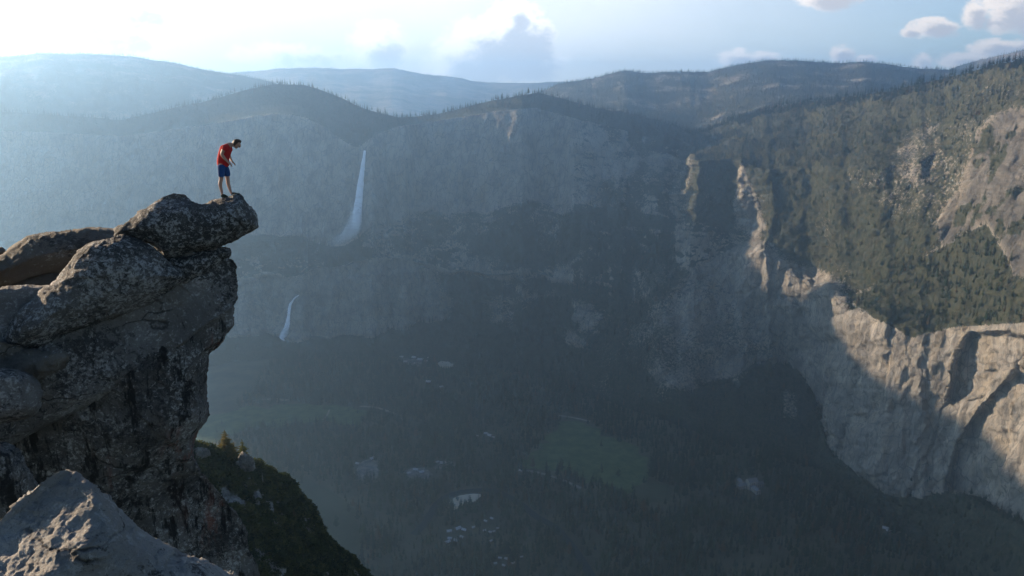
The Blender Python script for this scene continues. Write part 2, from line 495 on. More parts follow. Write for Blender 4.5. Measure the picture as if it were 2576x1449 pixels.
def build_walls():
    for row in WALL:                       # absolute ranges (over 1000 m) become steps from the row below
        rr = float(ground_r(row[0], row[2], row[3]))
        for k in (5, 7, 9, 11):
            if row[k] > 1000: row[k] = row[k] - rr
            rr += row[k]
    step = 3.0
    px = np.arange(-700, 3000, step)
    px = np.where(True, px, px)
    cx = WALL[:, 0]
    g = lambda k, s=9: smooth_interp(px, cx, WALL[:, k], s)
    wob = lambda k, L, a: a * fbm(np.stack([px / (L * 1.8), np.full_like(px, k * 7.1), np.zeros_like(px)], -1), 3 if k < 6 else 5, 0.42)
    py = [g(1) + wob(1, 60, 12), g(2) + wob(2, 50, 22 + 26 * (1 - sstep(1000, 1700, px))), g(4) + wob(3, 45, 26), g(6) + wob(4, 60, 24), g(8) + wob(5, 70, 18 - 12 * (1 - sstep(1600, 1720, px))), g(10, 6) + wob(6, 60, 5)]
    r5 = ground_r(px, py[1], g(3))
    r6 = np.minimum(ground_r(px, py[0], -4.0), r5 - 20)
    r = [r6, r5]
    for k, kk in ((2, 5), (3, 7), (4, 9), (5, 11)):
        r.append(r[-1] + np.maximum(10, g(kk)))
    # top to bottom, with a back slope behind the ridge
    rows_py, rows_r, rows_v = [], [], []
    back_z = None
    for k, n in ((5, 34), (4, 100), (3, 50), (2, 110), (1, 46)):
        for i in range(n):
            t = i / n
            rows_py.append(py[k] * (1 - t) + py[k - 1] * t)
            rows_r.append(r[k] * (1 - t) + r[k - 1] * t)
            rows_v.append(np.full_like(px, 5 - k + t))
    rows_py.append(py[0]); rows_r.append(r[0]); rows_v.append(np.full_like(px, 5.0))
    PY = np.array(rows_py); R = np.array(rows_r); V = np.array(rows_v)
    PX = np.broadcast_to(px, PY.shape)
    # lateral relief in the range: edges of buttresses wander and lean instead of standing as plumb lines
    for k in range(len(R)):
        am = 1.0 if 0.5 < V[k, 0] < 4.2 else 0.0
        if am:
            q = np.stack([PY[k] / 75, px / 260, px * 0 + 2.7], -1)
            R[k] = np.interp(px + am * sstep(1600, 1690, px) * (34 * fbm(q, 4, 0.6) - 8), px, R[k])
    # the waterfall wall faces the viewer: no face of it turns far enough to catch the low sun
    j0 = int(np.searchsorted(px, 1390))
    for k in range(len(R)):
        if V[k, 0] < 3.0:
            for j in range(j0, -1, -1):
                lim = (0.66 if px[j] > 1000 else 1.0) * step
                if R[k, j] > R[k, j + 1] + lim: R[k, j] = R[k, j + 1] + lim
    # arch recess and its overhanging brow on the near right cliff
    arch = soft_poly(PX, PY, [(2392, 1010), (2405, 905), (2440, 842), (2520, 838), (2640, 862), (2760, 900), (2760, 1100), (2600, 930), (2520, 930), (2450, 985)], 7)
    R = R + 55 * arch
    arch2 = soft_poly(PX, PY, [(2380, 1225), (2410, 1120), (2470, 1030), (2560, 930), (2700, 880), (2900, 1000), (2900, 1450), (2560, 1320), (2440, 1250)], 9)
    R = R + 40 * arch2
    fin = soft_poly(PX, PY, FIN, 8)
    edge = soft_poly(PX, PY, EDGE, 8)
    but = soft_poly(PX, PY, BUTTRESS, 18)
    R = R - 22 * but
    pos = P(PX, PY, R)
    n, area = grid_normals(pos)
    # cliff masks by row: 1-2 upper cliff (left part), 3-4 lower cliff
    right = sstep(1690, 1720, PX)
    c_up = sstep(0.9, 1.1, V) * (1 - sstep(1.95, 2.1, V)) * (1 - right)
    c_lo = sstep(2.95, 3.05, V) * (1 - sstep(3.97, 4.05, V))
    brk = fbm(np.stack([PX / 150, PY / 110, PX * 0 + 4.2], -1), 4, 0.6)
    mid = sstep(1030, 1180, PX) * (1 - sstep(1620, 1720, PX))
    c_lo = c_lo * (1 - mid * (1 - 0.8 * sstep(0.12, 0.3, brk)))
    c_up = c_up * (1 - 0.75 * sstep(1330, 1480, PX) * (1 - sstep(0.0, 0.25, brk)))
    cliff = np.clip(c_up + c_lo + but * 0.9 + 0.7 * fin + 0.35 * edge, 0, 1)
    slab = np.clip(soft_poly(PX, PY, SLAB, 18) + 0.25 * soft_poly(PX, PY, SLABPATCH, 14), 0, 1)
    shelf = soft_poly(PX, PY, SHELF, 10)
    quiet = 1 - 0.85 * np.exp(-((PX - 895) / 40) ** 2) * (PY > 340) * (PY < 660)
    # vertical fluting, big buttresses, joints
    wp = np.stack([fbm(pos / 300 + 3, 3), fbm(pos / 300 + 77, 3), np.zeros_like(PX)], -1) * 90
    flute = ridged((pos + wp) * np.array([1 / 150, 1 / 150, 1 / 520]), 5, 0.6) - 0.55
    big = fbm(pos / 420, 3)
    med = fbm(pos / 90 + 31, 5, 0.55)
    blocky = ridged(pos / 55 + 9, 4, 0.6) - 0.6
    shelves = fbm(pos * np.array([1 / 260, 1 / 260, 1 / 45]) + 5, 4, 0.55)
    amp = cliff * (((10 + 4 * right) * flute + (18 - 8 * right) * med + (12 - 7 * right) * blocky + (14 - 4 * right) * shelves)) + (1 - cliff) * (1 - 0.75 * slab) * (16 * med + 7 * blocky)
    amp = amp + big * 30 * (1 - 0.5 * slab) * sstep(0.0, 0.3, V) * (1 - sstep(4.6, 5.0, V))
    amp = amp + (fin + edge) * (12 * flute + 8 * blocky)
    hard = np.clip(cliff + 0.5 * slab + 0.35 * (PX > 1700) * (1 - shelf), 0, 1)
    hm = (hard > 0.05) & (PX > 250)
    ph = pos[hm] + 14 * np.stack([fbm(pos[hm] / 60 + 5 * q, 3) for q in range(3)], -1)
    ph = ph @ np.array([[0.96, 0.0, 0.28], [0, 1, 0], [-0.28, 0, 0.96]])
    brit = np.zeros(hm.sum())
    for sc, am in ((150, 8.0), (52, 2.8), (20, 1.5)):
        v_, j_ = facets(ph / np.array([sc, sc, sc * 4.5]) + sc)
        brit += am * v_ - am * 0.9 * (1 - sstep(0.0, 0.10, j_))
    br = np.zeros_like(amp); br[hm] = brit
    amp = amp * (1 - 0.35 * cliff * right) * (1 - 0.78 * (1 - right) * (V < 2.2)) + hard * br * (1 - 0.6 * (1 - right) * (V < 2.2))
    amp = amp * quiet * (1 - sstep(4.3, 5.0, V))
    hn = n.copy(); hn[..., 2] *= 0.5
    hn /= np.linalg.norm(hn, axis=-1, keepdims=True)
    pos = pos + hn * amp[..., None]
    n, area = grid_normals(pos)
    # vegetation
    vn = fbm(pos / 130 + 40, 5, 0.6)
    veg = sstep(0.30, 0.62, n[..., 2]) * 0.75
    forest_up = (1 - sstep(0.75, 1.05, V))
    veg = np.maximum(veg, forest_up * 0.8)
    veg = np.where(PX > 1700, np.maximum(veg, (1 - sstep(1.9, 2.2, V)) * 0.72), veg)
    veg = np.maximum(veg, sstep(3.95, 4.15, V) * 0.85)
    veg = np.maximum(veg, (sstep(1.95, 2.1, V) * (1 - sstep(2.85, 3.0, V))) * np.clip(0.50 + 0.9 * brk, 0, 1) * (1 - right))
    veg = veg * (1 - 0.72 * cliff)
    veg = np.where(slab > 0.02, veg * (1 - slab) + slab * (0.22 + 0.75 * sstep(0.05, 0.35, fbm(pos / 75 + 90, 4, 0.6))), veg)
    dry = soft_poly(PX, PY, [(2160, 480), (2250, 380), (2480, 180), (2600, 150), (2600, 300), (2480, 330), (2400, 560), (2300, 600)], 30)
    veg = veg - 0.14 * dry * (vn + 0.35 > 0.15)
    veg = np.maximum(veg, mid * sstep(2.9, 3.1, V) * np.clip(0.62 - 1.1 * brk, 0, 0.8))
    veg = np.maximum(veg, shelf * 0.9)
    spur = soft_poly(PX, PY, SPUR, 15)
    veg = veg * (1 - 0.62 * spur) + 0.34 * spur
    veg = np.clip(veg + 0.35 * vn, 0, 1)
    talus = soft_poly(PX, PY, [(1965, 930), (2010, 930), (2010, 1060), (2025, 1160), (1990, 1175), (1965, 1060)], 12)
    veg = veg * (1 - 0.5 * talus * sstep(-0.05, 0.2, vn))
    # back slope behind the ridge so that the walls are solid hills
    top = pos[0]
    back = top * np.array([1.12, 1.12, 1.0]); back[:, 2] -= 160
    pos2 = np.concatenate([back[None], pos], 0)
    veg2 = np.concatenate([veg[:1], veg], 0)
    nr, nc = pos2.shape[:2]
    o = mesh_np('hills', pos2.reshape(-1, 3), grid_quads(nr, nc), M['hill'], smooth=False, attrs={'veg': veg2, 'snow': np.zeros_like(veg2), 'slab': np.concatenate([slab[:1], slab], 0)})
    tag(o, kind='structure')
    # trees
    vis = (PX > -60) & (PX < 2660)
    dens = np.where(veg > 0.42, sstep(0.40, 0.75, veg), 0.0) * vis * np.clip(0.85 + 1.9 * fbm(pos / 85 + 60, 4, 0.65), 0.12, 1.3)
    dens = dens * (1 - 0.9 * cliff)
    dens = np.where(PX < 640, dens * (PY < 420), dens)
    right_f = (PX > 1700)
    scatter(pos, area, dens * right_f * (1 - shelf) / 210.0, 9, 27, 'slope', 1)
    scatter(pos, area, dens * (~right_f) / 300.0, 14, 34, 'wall', 2)
    scatter(pos, area, shelf * vis / 210.0, 9, 37, 'shelf', 3)
    crack = (cliff > 0.5) & (vn > 0.25) & vis & (PX > 1000)
    scatter(pos, area, crack / 1500.0, 8, 18, 'wall', 4)
    # thick row of trees along the ridge
    ridge = (V < 0.12) & vis
    scatter(pos, area, ridge / 140.0, 16, 34, 'ridge', 5)
    return PX, PY, R

WPX, WPY, WR = build_walls()

def wall_range(px, py):
    """range of the undisplaced wall at a sketch point"""
    j = int(np.clip(round((px + 700) / 3.0), 0, WPX.shape[1] - 1))
    return float(np.interp(py, WPY[:, j], WR[:, j]))

def simple_hill(name, top, mids, step, back, disp, snowf, vegf, seed, tree_zone=None, tree_area=400, hrange=(14, 26), rows=(60, 60), tree_v=1.0):
    """top: [(px, py)], mids: list of (dy or [(px,py)], r) rows below; a hill sheet with a back slope"""
    tp = np.array(top[0], float)
    px = np.arange(tp[0, 0], tp[-1, 0] + 0.1, step)
    wob = lambda k, L, a: a * fbm(np.stack([px / L, np.full_like(px, seed + k * 3.3), np.zeros_like(px)], -1), 5, 0.6)
    y0 = smooth_interp(px, tp[:, 0], tp[:, 1], 8) + wob(0, 40, 3)
    pys, rs = [y0], [np.full_like(px, top[1]) if np.isscalar(top[1]) else np.interp(px, *np.array(top[1]).T)]
    for k, (row, r) in enumerate(mids):
        if np.isscalar(row): y = y0 + row + wob(k + 1, 90, 8)
        else:
            q = np.array(row, float); y = smooth_interp(px, q[:, 0], q[:, 1], 10) + wob(k + 1, 90, 6)
        pys.append(y)
        rs.append(np.full_like(px, r) if np.isscalar(r) else np.interp(px, *np.array(r).T))
    RP, RR, RV = [], [], []
    for k, nrow in zip(range(len(pys) - 1), rows):
        for i in range(nrow):
            t = i / nrow
            RP.append(pys[k] * (1 - t) + pys[k + 1] * t)
            RR.append(rs[k] * (1 - t) + rs[k + 1] * t)
            RV.append(np.full_like(px, k + t))
    RP.append(pys[-1]); RR.append(rs[-1]); RV.append(np.full_like(px, len(pys) - 1.0))
    PY, R, V = np.array(RP), np.array(RR), np.array(RV)
    PX = np.broadcast_to(px, PY.shape)
    pos = P(PX, PY, R)
    n, area = grid_normals(pos)
    d = disp * (fbm(pos / (disp * 14) + seed, 5, 0.55)) * sstep(0, 0.25, V)
    pos[..., 2] += d
    n, area = grid_normals(pos)
    veg = np.clip(vegf(PX, PY, V, pos, n), 0, 1)
    snow = np.clip(snowf(PX, PY, V, pos, n), 0, 1)
    bk = pos[0] * np.array([1 + back / top_r(top), 1 + back / top_r(top), 1]); bk[:, 2] -= back * 0.35
    pos2 = np.concatenate([bk[None], pos], 0)
    v2 = np.concatenate([veg[:1], veg]); s2 = np.concatenate([snow[:1], snow])
    o = mesh_np(name, pos2.reshape(-1, 3), grid_quads(*pos2.shape[:2]), M['hill'], attrs={'veg': v2, 'snow': s2})
    tag(o, kind='structure')
    if tree_zone:
        vis = (PX > -50) & (PX < 2650)
        scatter(pos, area, vis * sstep(0.4, 0.7, veg) * (V < tree_v) / tree_area, hrange[0], hrange[1], tree_zone, seed)
        scatter(pos, area, vis * (V < 0.08) / (tree_area * 0.6), hrange[0], hrange[1], tree_zone, seed + 50)
    return o

def top_r(top):
    return top[1] if np.isscalar(top[1]) else float(np.mean([q[1] for q in top[1]]))

one = lambda PX, PY, V, pos, n: 0.62 + 0.5 * fbm(pos / 200 + 3, 4, 0.6)
zero = lambda PX, PY, V, pos, n: np.zeros_like(PX)
# wooded upland behind the canyon
UP = [(1120, 330), (1250, 280), (1350, 238), (1400, 212), (1440, 205), (1500, 196), (1535, 185), (1565, 177), (1600, 181), (1640, 184), (1700, 180), (1780, 182),
      (1830, 169), (1880, 159), (1920, 153), (1990, 151), (2060, 157), (2110, 159), (2160, 155), (2230, 161), (2280, 169), (2330, 174), (2400, 176), (2480, 182), (2600, 190), (3000, 200)]
simple_hill('hills', (UP, 5400), [(55, 4700), ([(1120, 420), (1350, 310), (1500, 340), (1600, 360), (1740, 385), (1830, 345), (1950, 315), (2200, 275), (2400, 240), (2576, 210), (3000, 190)], 3650)],
            4.0, 900, 40, lambda PX, PY, V, pos, n: 0.16 * np.exp(-((PX - 2120) / 260) ** 2) * (V < 1.0) + 0.05,
            one, 21, 'upland', 330, (13, 26), (50, 60), 2.0)
# bare shoulder far right
simple_hill('hills', ([(2300, 200), (2380, 178), (2440, 157), (2500, 143), (2576, 125), (2700, 106), (3000, 98)], 7200), [(90, 5600)], 4.0, 900, 40,
            lambda PX, PY, V, pos, n: 0.30 + 0.0 * PX, lambda PX, PY, V, pos, n: 0.55 + 0.5 * fbm(pos / 300, 4, 0.6), 23, 'upland', 700, (13, 22), (50,), 1.0)
# added hill beyond the left edge of the view, shaped to shadow the right cliff
simple_hill('hills', ([(-1500, 330), (-900, 120), (-500, 88), (-300, 108), (-220, 98), (-150, 57), (-90, 50), (-55, 110), (-30, 200), (0, 300)], 4750), [(160, 4500), (420, 4250)],
            5.0, 500, 40, lambda PX, PY, V, pos, n: PX * 0, one, 31, None, rows=(50, 30))
# hazy mountain at the left
LM = [(-900, 230), (-300, 205), (-120, 165), (0, 144), (60, 139), (100, 134), (150, 136), (200, 135), (270, 138), (340, 143), (390, 152), (440, 158), (500, 173), (550, 182), (600, 188),
      (660, 201), (700, 210), (760, 235), (860, 280), (950, 320)]
simple_hill('hills', (LM, 6500), [(60, 5700), (190, 4900)], 4.0, 1200, 60, lambda PX, PY, V, pos, n: (0.27 * (V < 0.9) * (PX > 120)),
            lambda PX, PY, V, pos, n: 0.6 + 0.6 * fbm(pos / 260, 4, 0.6), 25, 'far', 420, (14, 26), (50, 40), 1.5)
# snow-streaked ridge far behind
FR = [(300, 215), (480, 205), (560, 184), (640, 179), (700, 173), (790, 170), (850, 173), (940, 174), (985, 171), (1030, 180), (1080, 188), (1150, 194), (1200, 206), (1260, 209), (1330, 209), (1400, 206), (1440, 206), (1500, 208), (1700, 215)]
simple_hill('hills', (FR, 10500), [(60, 8500), (150, 5900)], 4.0, 1500, 70, lambda PX, PY, V, pos, n: 0.34 * (V < 1.3) + 0.06,
            lambda PX, PY, V, pos, n: 0.45 + 0.6 * fbm(pos / 420, 4, 0.6), 27, 'far', 900, (15, 26), (50, 50), 2.0)

# ------------------------------------------------------------------ valley floor with meadows, roads, river
bmf = bmesh.new()
bmesh.ops.create_grid(bmf, x_segments=60, y_segments=60, size=1.0)
for v in bmf.verts:
    v.co = Vector((v.co.x * 5000, 2300 + v.co.y * 2300, 0))
fl = mesh_bm('valley_floor', bmf, M['floor']); tag(fl, kind='structure')

def smooth_poly(pts, n=6, closed=True):
    pts = [tuple(p) for p in pts]; out = []
    m = len(pts)
    rng = range(m) if closed else range(m - 1)
    for i in rng:
        if closed: p0, p1, p2, p3 = pts[i - 1], pts[i], pts[(i + 1) % m], pts[(i + 2) % m]
        else: p0, p1, p2, p3 = pts[max(i - 1, 0)], pts[i], pts[i + 1], pts[min(i + 2, m - 1)]
        for k in range(n):
            t = k / n
            q = [0.5 * (2 * b + (c - a) * t + (2 * a - 5 * b + 4 * c - d) * t * t + (3 * b - a - 3 * c + d) * t ** 3) for a, b, c, d in zip(p0, p1, p2, p3)]
            out.append(tuple(q))
    if not closed: out.append(pts[-1])
    return out

CLEAR = []     # (floor polygon, how far towards the viewer trees are kept out)
def floor_patch(name, pts, mat, z, margin, jit=4.0):
    pp = smooth_poly(pts, 5)
    w = [ground(a, b, z)[:2] for a, b in pp]
    w = [(x + random.gauss(0, jit), y + random.gauss(0, jit)) for x, y in w]
    bm = bmesh.new()
    vs = [bm.verts.new((x, y, z)) for x, y in w]
    f = bm.faces.new(vs)
    if f.normal.z < 0 or True:
        bm.normal_update()
        if f.normal.z < 0: bmesh.ops.reverse_faces(bm, faces=[f])
    bmesh.ops.triangulate(bm, faces=bm.faces[:])
    CLEAR.append((w, margin))
    o = mesh_bm(name, bm, mat); tag(o, kind='structure')
    return o

def floor_strip(name, pts, width, mat, z, margin):
    pp = smooth_poly(pts, 6, closed=False)
    w = [Vector(ground(a, b, z)[:2]) for a, b in pp]
    L, R = [], []
    for i, p in enumerate(w):
        d = (w[min(i + 1, len(w) - 1)] - w[max(i - 1, 0)]).normalized()
        nrm = Vector((-d.y, d.x)) * width / 2
        L.append(p + nrm); R.append(p - nrm)
    bm = bmesh.new()
    a = [bm.verts.new((*p, z)) for p in L]; b = [bm.verts.new((*p, z)) for p in R]
    for i in range(len(a) - 1): bm.faces.new((a[i], b[i], b[i + 1], a[i + 1]))
    o = mesh_bm(name, bm, mat); tag(o, kind='structure')
    CLEAR.append(([tuple(p) for p in L + R[::-1]], margin))
    return o

floor_patch('meadow', [(1400, 1062), (1470, 1068), (1560, 1105), (1612, 1138), (1638, 1180), (1625, 1238), (1560, 1230), (1500, 1208), (1420, 1192), (1318, 1178), (1328, 1150), (1370, 1112)], M['meadow'], 0.4, 8, 13)
floor_patch('meadow', [(470, 1065), (560, 1040), (640, 1022), (800, 1018), (930, 1030), (900, 1058), (760, 1066), (640, 1078), (560, 1098), (470, 1120)], M['meadow'], 0.4, 8, 13)
floor_patch('field', [(720, 1205), (800, 1215), (880, 1275), (905, 1320), (900, 1400), (850, 1450), (780, 1400), (700, 1300)], M['field'], 0.4, 10)
floor_patch('clearing', [(1590, 1225), (1650, 1215), (1690, 1230), (1670, 1260), (1610, 1262)], M['field'], 0.45, 15)
floor_patch('sand_bar', [(1128, 1278), (1138, 1256), (1165, 1245), (1208, 1243), (1198, 1260), (1170, 1268), (1148, 1282)], M['sand'], 0.8, 12, 1.0)
floor_patch('parking_lot', [(893, 1200), (900, 1172), (930, 1153), (948, 1162), (956, 1190), (936, 1208), (906, 1212)], M['gravel'], 0.6, 10, 3)
floor_patch('parking_lot', [(1010, 1186), (1050, 1176), (1082, 1182), (1070, 1200), (1030, 1206)], M['gravel'], 0.6, 8, 6)
floor_patch('parking_lot', [(1090, 1168), (1120, 1160), (1150, 1164), (1140, 1176), (1104, 1180)], M['gravel'], 0.6, 8, 4)
floor_patch('clearing', [(1003, 905), (1035, 886), (1075, 890), (1082, 912), (1045, 922)], M['gravel'], 0.6, 8, 8)
floor_patch('clearing', [(1100, 912), (1125, 909), (1142, 920), (1120, 927)], M['sand'], 0.6, 24, 3)
floor_patch('clearing', [(645, 1003), (690, 1001), (730, 1005), (690, 1010)], M['gravel'], 0.7, 20, 2)
floor_strip('road', [(905, 1022), (940, 1024), (970, 1032), (1000, 1046), (1010, 1058)], 11, M['asphalt'], 0.9, 34)
floor_strip('road', [(1325, 1183), (1360, 1190), (1400, 1202), (1440, 1218), (1462, 1228)], 10, M['asphalt'], 0.9, 26)
floor_strip('road', [(1405, 1045), (1440, 1050), (1485, 1060)], 10, M['asphalt'], 0.9, 26)
floor_strip('path', [(812, 1056), (822, 1046), (829, 1030)], 5, M['asphalt'], 0.9, 8)
m, t = newmat('river_water')
t.out_bsdf((0.012, 0.022, 0.024), 0.8, t.bump(t.noise(t.coord(), 0.4, 4), 0.6, 0.5), spec=0.25)
M['river'] = m
floor_strip('river', [(1040, 1345), (1068, 1318), (1085, 1290), (1105, 1262), (1140, 1243), (1190, 1234), (1245, 1236), (1300, 1262), (1350, 1300), (1400, 1330), (1450, 1390), (1500, 1470)], 20, M['river'], 0.7, 8)

def in_clear(xy):
    out = np.zeros(len(xy), bool)
    rr = np.linalg.norm(xy, axis=1, keepdims=True)
    dirv = xy / rr
    for poly, mg in CLEAR:
        pa = np.array(poly)
        lo, hi = pa.min(0) - mg - 5, pa.max(0) + mg + 5
        near = np.where(((xy > lo) & (xy < hi)).all(1))[0]
        if not len(near): continue
        hit = np.zeros(len(near), bool)
        for q in np.arange(0, mg + 0.1, 7):
            s = xy[near] + dirv[near] * q
            hit |= in_poly(s[:, 0], s[:, 1], poly)
        out[near] |= hit
    return out

# ------------------------------------------------------------------ buildings of the valley
M['roof_pale'] = mat_simple('pale_roof', (0.33, 0.34, 0.36), 0.35, 0.4)
M['roof_dark'] = mat_simple('slate_roof', (0.16, 0.155, 0.16), 0.25, 0.4)
M['wall_wood'] = mat_simple('timber_wall', (0.16, 0.11, 0.075), 0.3, 0.6)
M['wall_stone'] = mat_simple('stone_wall', (0.30, 0.27, 0.24), 0.3, 0.3)
M['glass_dark'] = mat_simple('window_glass', (0.03, 0.035, 0.04), 0.1, 0.5, rough=0.2, spec=0.5)

def box(bm, x0, x1, y0, y1, z0, z1):
    vs = [bm.verts.new(p) for p in ((x0, y0, z0), (x1, y0, z0), (x1, y1, z0), (x0, y1, z0), (x0, y0, z1), (x1, y0, z1), (x1, y1, z1), (x0, y1, z1))]
    for f in ((0, 3, 2, 1), (4, 5, 6, 7), (0, 1, 5, 4), (1, 2, 6, 5), (2, 3, 7, 6), (3, 0, 4, 7)): bm.faces.new([vs[k] for k in f])

def gable(bm, x0, x1, y0, y1, z0, z1, th=0.35):
    """pitched roof of two thick slopes, ridge along x"""
    ym = (y0 + y1) / 2
    for ya in (y0, y1):
        vs = [bm.verts.new(p) for p in ((x0, ya, z0), (x1, ya, z0), (x1, ym, z1), (x0, ym, z1), (x0, ya, z0 + th), (x1, ya, z0 + th), (x1, ym, z1 + th), (x0, ym, z1 + th))]
        for f in ((0, 1, 2, 3), (4, 5, 6, 7), (0, 1, 5, 4), (1, 2, 6, 5), (2, 3, 7, 6), (3, 0, 4, 7)): bm.faces.new([vs[k] for k in f])
    bmesh.ops.recalc_face_normals(bm, faces=bm.faces[:])

def cabin_proto(lx, ly, h):
    root = empty('cabin', (0, 0, 0))
    bm = bmesh.new(); box(bm, -lx / 2, lx / 2, -ly / 2, ly / 2, 0, h)
    for sx in (-1, 1):      # gable ends
        vs = [bm.verts.new((sx * lx / 2, -ly / 2, h)), bm.verts.new((sx * lx / 2, ly / 2, h)), bm.verts.new((sx * lx / 2, 0, h + ly * 0.33))]
        bm.faces.new(vs)
    mesh_bm('wall', bm, M['wall_wood'], root)
    bm = bmesh.new(); gable(bm, -lx / 2 - 0.6, lx / 2 + 0.6, -ly / 2 - 0.6, ly / 2 + 0.6, h - 0.2, h + ly * 0.36)
    mesh_bm('roof', bm, M['roof_pale'], root)
    for k in (-1, 1):
        bm = bmesh.new(); box(bm, k * lx * 0.25 - 0.7, k * lx * 0.25 + 0.7, -ly / 2 - 0.05, -ly / 2 + 0.05, 1.0, 2.3)
        mesh_bm('window', bm, M['glass_dark'], root)
    bm = bmesh.new(); box(bm, -0.5, 0.5, -ly / 2 - 0.06, -ly / 2 + 0.06, 0, 2.1)
    mesh_bm('door', bm, M['wall_wood'], root)
    return root

def copy_tree(o, parent=None):
    c = o.copy(); COL.objects.link(c); c.parent = parent
    for ch in o.children: copy_tree(ch, c)
    return c

cab = cabin_proto(11, 7.5, 3.2)
CAB = [  # px, py, scale, cluster
    (1130, 1338, 1.0, 0), (1152, 1332, 1.2, 0), (1168, 1335, 1.0, 0), (1132, 1356, 0.9, 0), (1148, 1362, 1.0, 0), (1126, 1366, 1.1, 0), (1162, 1352, 0.8, 0),
    (1222, 1312, 0.7, 0), (1238, 1306, 0.8, 0), (1232, 1340, 0.8, 0), (1242, 1338, 0.6, 0), (1218, 1336, 0.7, 0), (1252, 1330, 0.6, 0), (1235, 1362, 0.7, 0), (1190, 1328, 0.7, 0),
    (1258, 1405, 0.7, 0), (1275, 1408, 0.9, 0), (1290, 1418, 0.7, 0), (1246, 1418, 0.6, 0), (1268, 1424, 0.7, 0), (1312, 1402, 0.6, 0),
    (1010, 900, 1.3, 1), (1020, 912, 1.2, 1), (1030, 893, 1.3, 1), (1042, 902, 1.6, 1), (1052, 890, 1.4, 1), (1063, 897, 1.3, 1), (1058, 908, 1.9, 1), (1070, 912, 1.5, 1), (1045, 916, 1.0, 1), (1078, 902, 1.1, 1), (1035, 880, 1.0, 1),
    (1078, 963, 1.5, 2), (1110, 975, 1.1, 2), (1105, 990, 0.9, 2),
    (1222, 1092, 1.0, 3), (1233, 1098, 1.3, 3), (1240, 1102, 0.9, 3), (1200, 1098, 0.8, 3),
    (937, 1156, 1.3, 4), (900, 1168, 1.0, 4), (1116, 1168, 1.5, 4), (1100, 1164, 0.9, 4), (1136, 1166, 0.9, 4), (1046, 1184, 1.2, 4), (1060, 1190, 1.2, 4), (1028, 1192, 0.9, 4), (1310, 1186, 0.9, 4),
    (2228, 1332, 1.2, 5), (2236, 1338, 1.0, 5)]
LAB = ['tiny pale roofed cabin among dark trees below the sandbar', 'small pale roofed building in the village clearing under the lower waterfall', 'pale roofed building alone in the forest below the village clearing',
       'small pale building in dark forest above the round clearing', 'small pale building beside the gravel lots across the river', 'pale roofed cabin in the dark forest under the big right cliff']
GRP = ['cabins in the forest below the sandbar', 'village buildings under the lower waterfall', 'buildings below the village', 'buildings in the middle forest', 'buildings by the gravel lots', 'cabins under the right cliff']
first = True
for px, py, s, k in CAB:
    o = cab if first else copy_tree(cab)
    first = False
    g = ground(px, py, 0)
    o.location = (g[0], g[1], 0.0)
    o.rotation_euler = (0, 0, random.uniform(-0.7, 0.7)); o.scale = (s, s, s)
    tag(o, LAB[k], 'cabin', GRP[k])
    w = 9 * s
    CLEAR.append(([(g[0] - w, g[1] - w), (g[0] + w, g[1] - w), (g[0] + w, g[1] + w), (g[0] - w, g[1] + w)], 16))

# grand stone lodge with three wings
gl = ground(1890, 1228, 0)
lodge = empty('lodge', (gl[0], gl[1], 0), 0.25)
tag(lodge, 'grand stone lodge with grey roofs and spreading wings in the valley forest', 'lodge')
def wing(x0, x1, y0, y1, h, rot=False):
    bm = bmesh.new(); box(bm, x0, x1, y0, y1, 0, h); mesh_bm('wall', bm, M['wall_stone'], lodge)
    bm = bmesh.new()
    if rot:
        gable(bm, y0 - 1, y1 + 1, -(x1 - x0) / 2 - 1, (x1 - x0) / 2 + 1, h + 0.05, h + (x1 - x0) * 0.35)
        bmesh.ops.rotate(bm, verts=bm.verts, cent=(0, 0, 0), matrix=Matrix.Rotation(math.pi / 2, 3, 'Z'))
        bmesh.ops.translate(bm, verts=bm.verts, vec=((x0 + x1) / 2, 0, 0))
    else:
        gable(bm, x0 - 1, x1 + 1, y0 - 1, y1 + 1, h + 0.05, h + (y1 - y0) * 0.35)
    mesh_bm('roof', bm, M['roof_dark'], lodge)
    for f in range(int(h // 4)):
        n = max(2, int((x1 - x0) // 5))
        for k in range(n):
            xx = x0 + (k + 0.5) * (x1 - x0) / n
            b2 = bmesh.new(); box(b2, xx - 0.9, xx + 0.9, y0 - 0.06, y0 + 0.06, 1.2 + f * 4, 3.2 + f * 4)
            mesh_bm('window', b2, M['glass_dark'], lodge)
wing(-12, 12, -9, 9, 22)
wing(-12.05, -34, -1, 12, 10) if False else wing(-36, -12.05, 0, 12, 10)
wing(12.05, 34, -2, 10, 9)
wing(-7, 7, -34, -9.05, 10, True)
wing(-24, -12.1, 12.1, 30, 12, True)
CLEAR.append(([(gl[0] - 38, gl[1] - 36), (gl[0] + 38, gl[1] - 36), (gl[0] + 38, gl[1] + 34), (gl[0] - 38, gl[1] + 34)], 30))

# ------------------------------------------------------------------ waterfalls
def water_mat(name, dens, zs, lo, hi):
    m, t = newmat(name)
    n = t.noise(t.coord((0.22, 0.22, zs)), 1.3, 7, 0.75, 0.4)
    e = t.attr('edge')
    a = t.map(t.math('ADD', n, t.math('MULTIPLY', t.math('SUBTRACT', e, 0.55), 1.1)), lo, hi)
    t.out_bsdf((0.93, 0.95, 0.98), 0.9, None, t.math('MULTIPLY', a, dens), spec=0.0)
    return m
M['water'] = water_mat('falling_water', 1.0, 0.045, 0.12, 0.62)
M['mist'] = water_mat('water_mist', 0.48, 0.10, 0.22, 1.0)

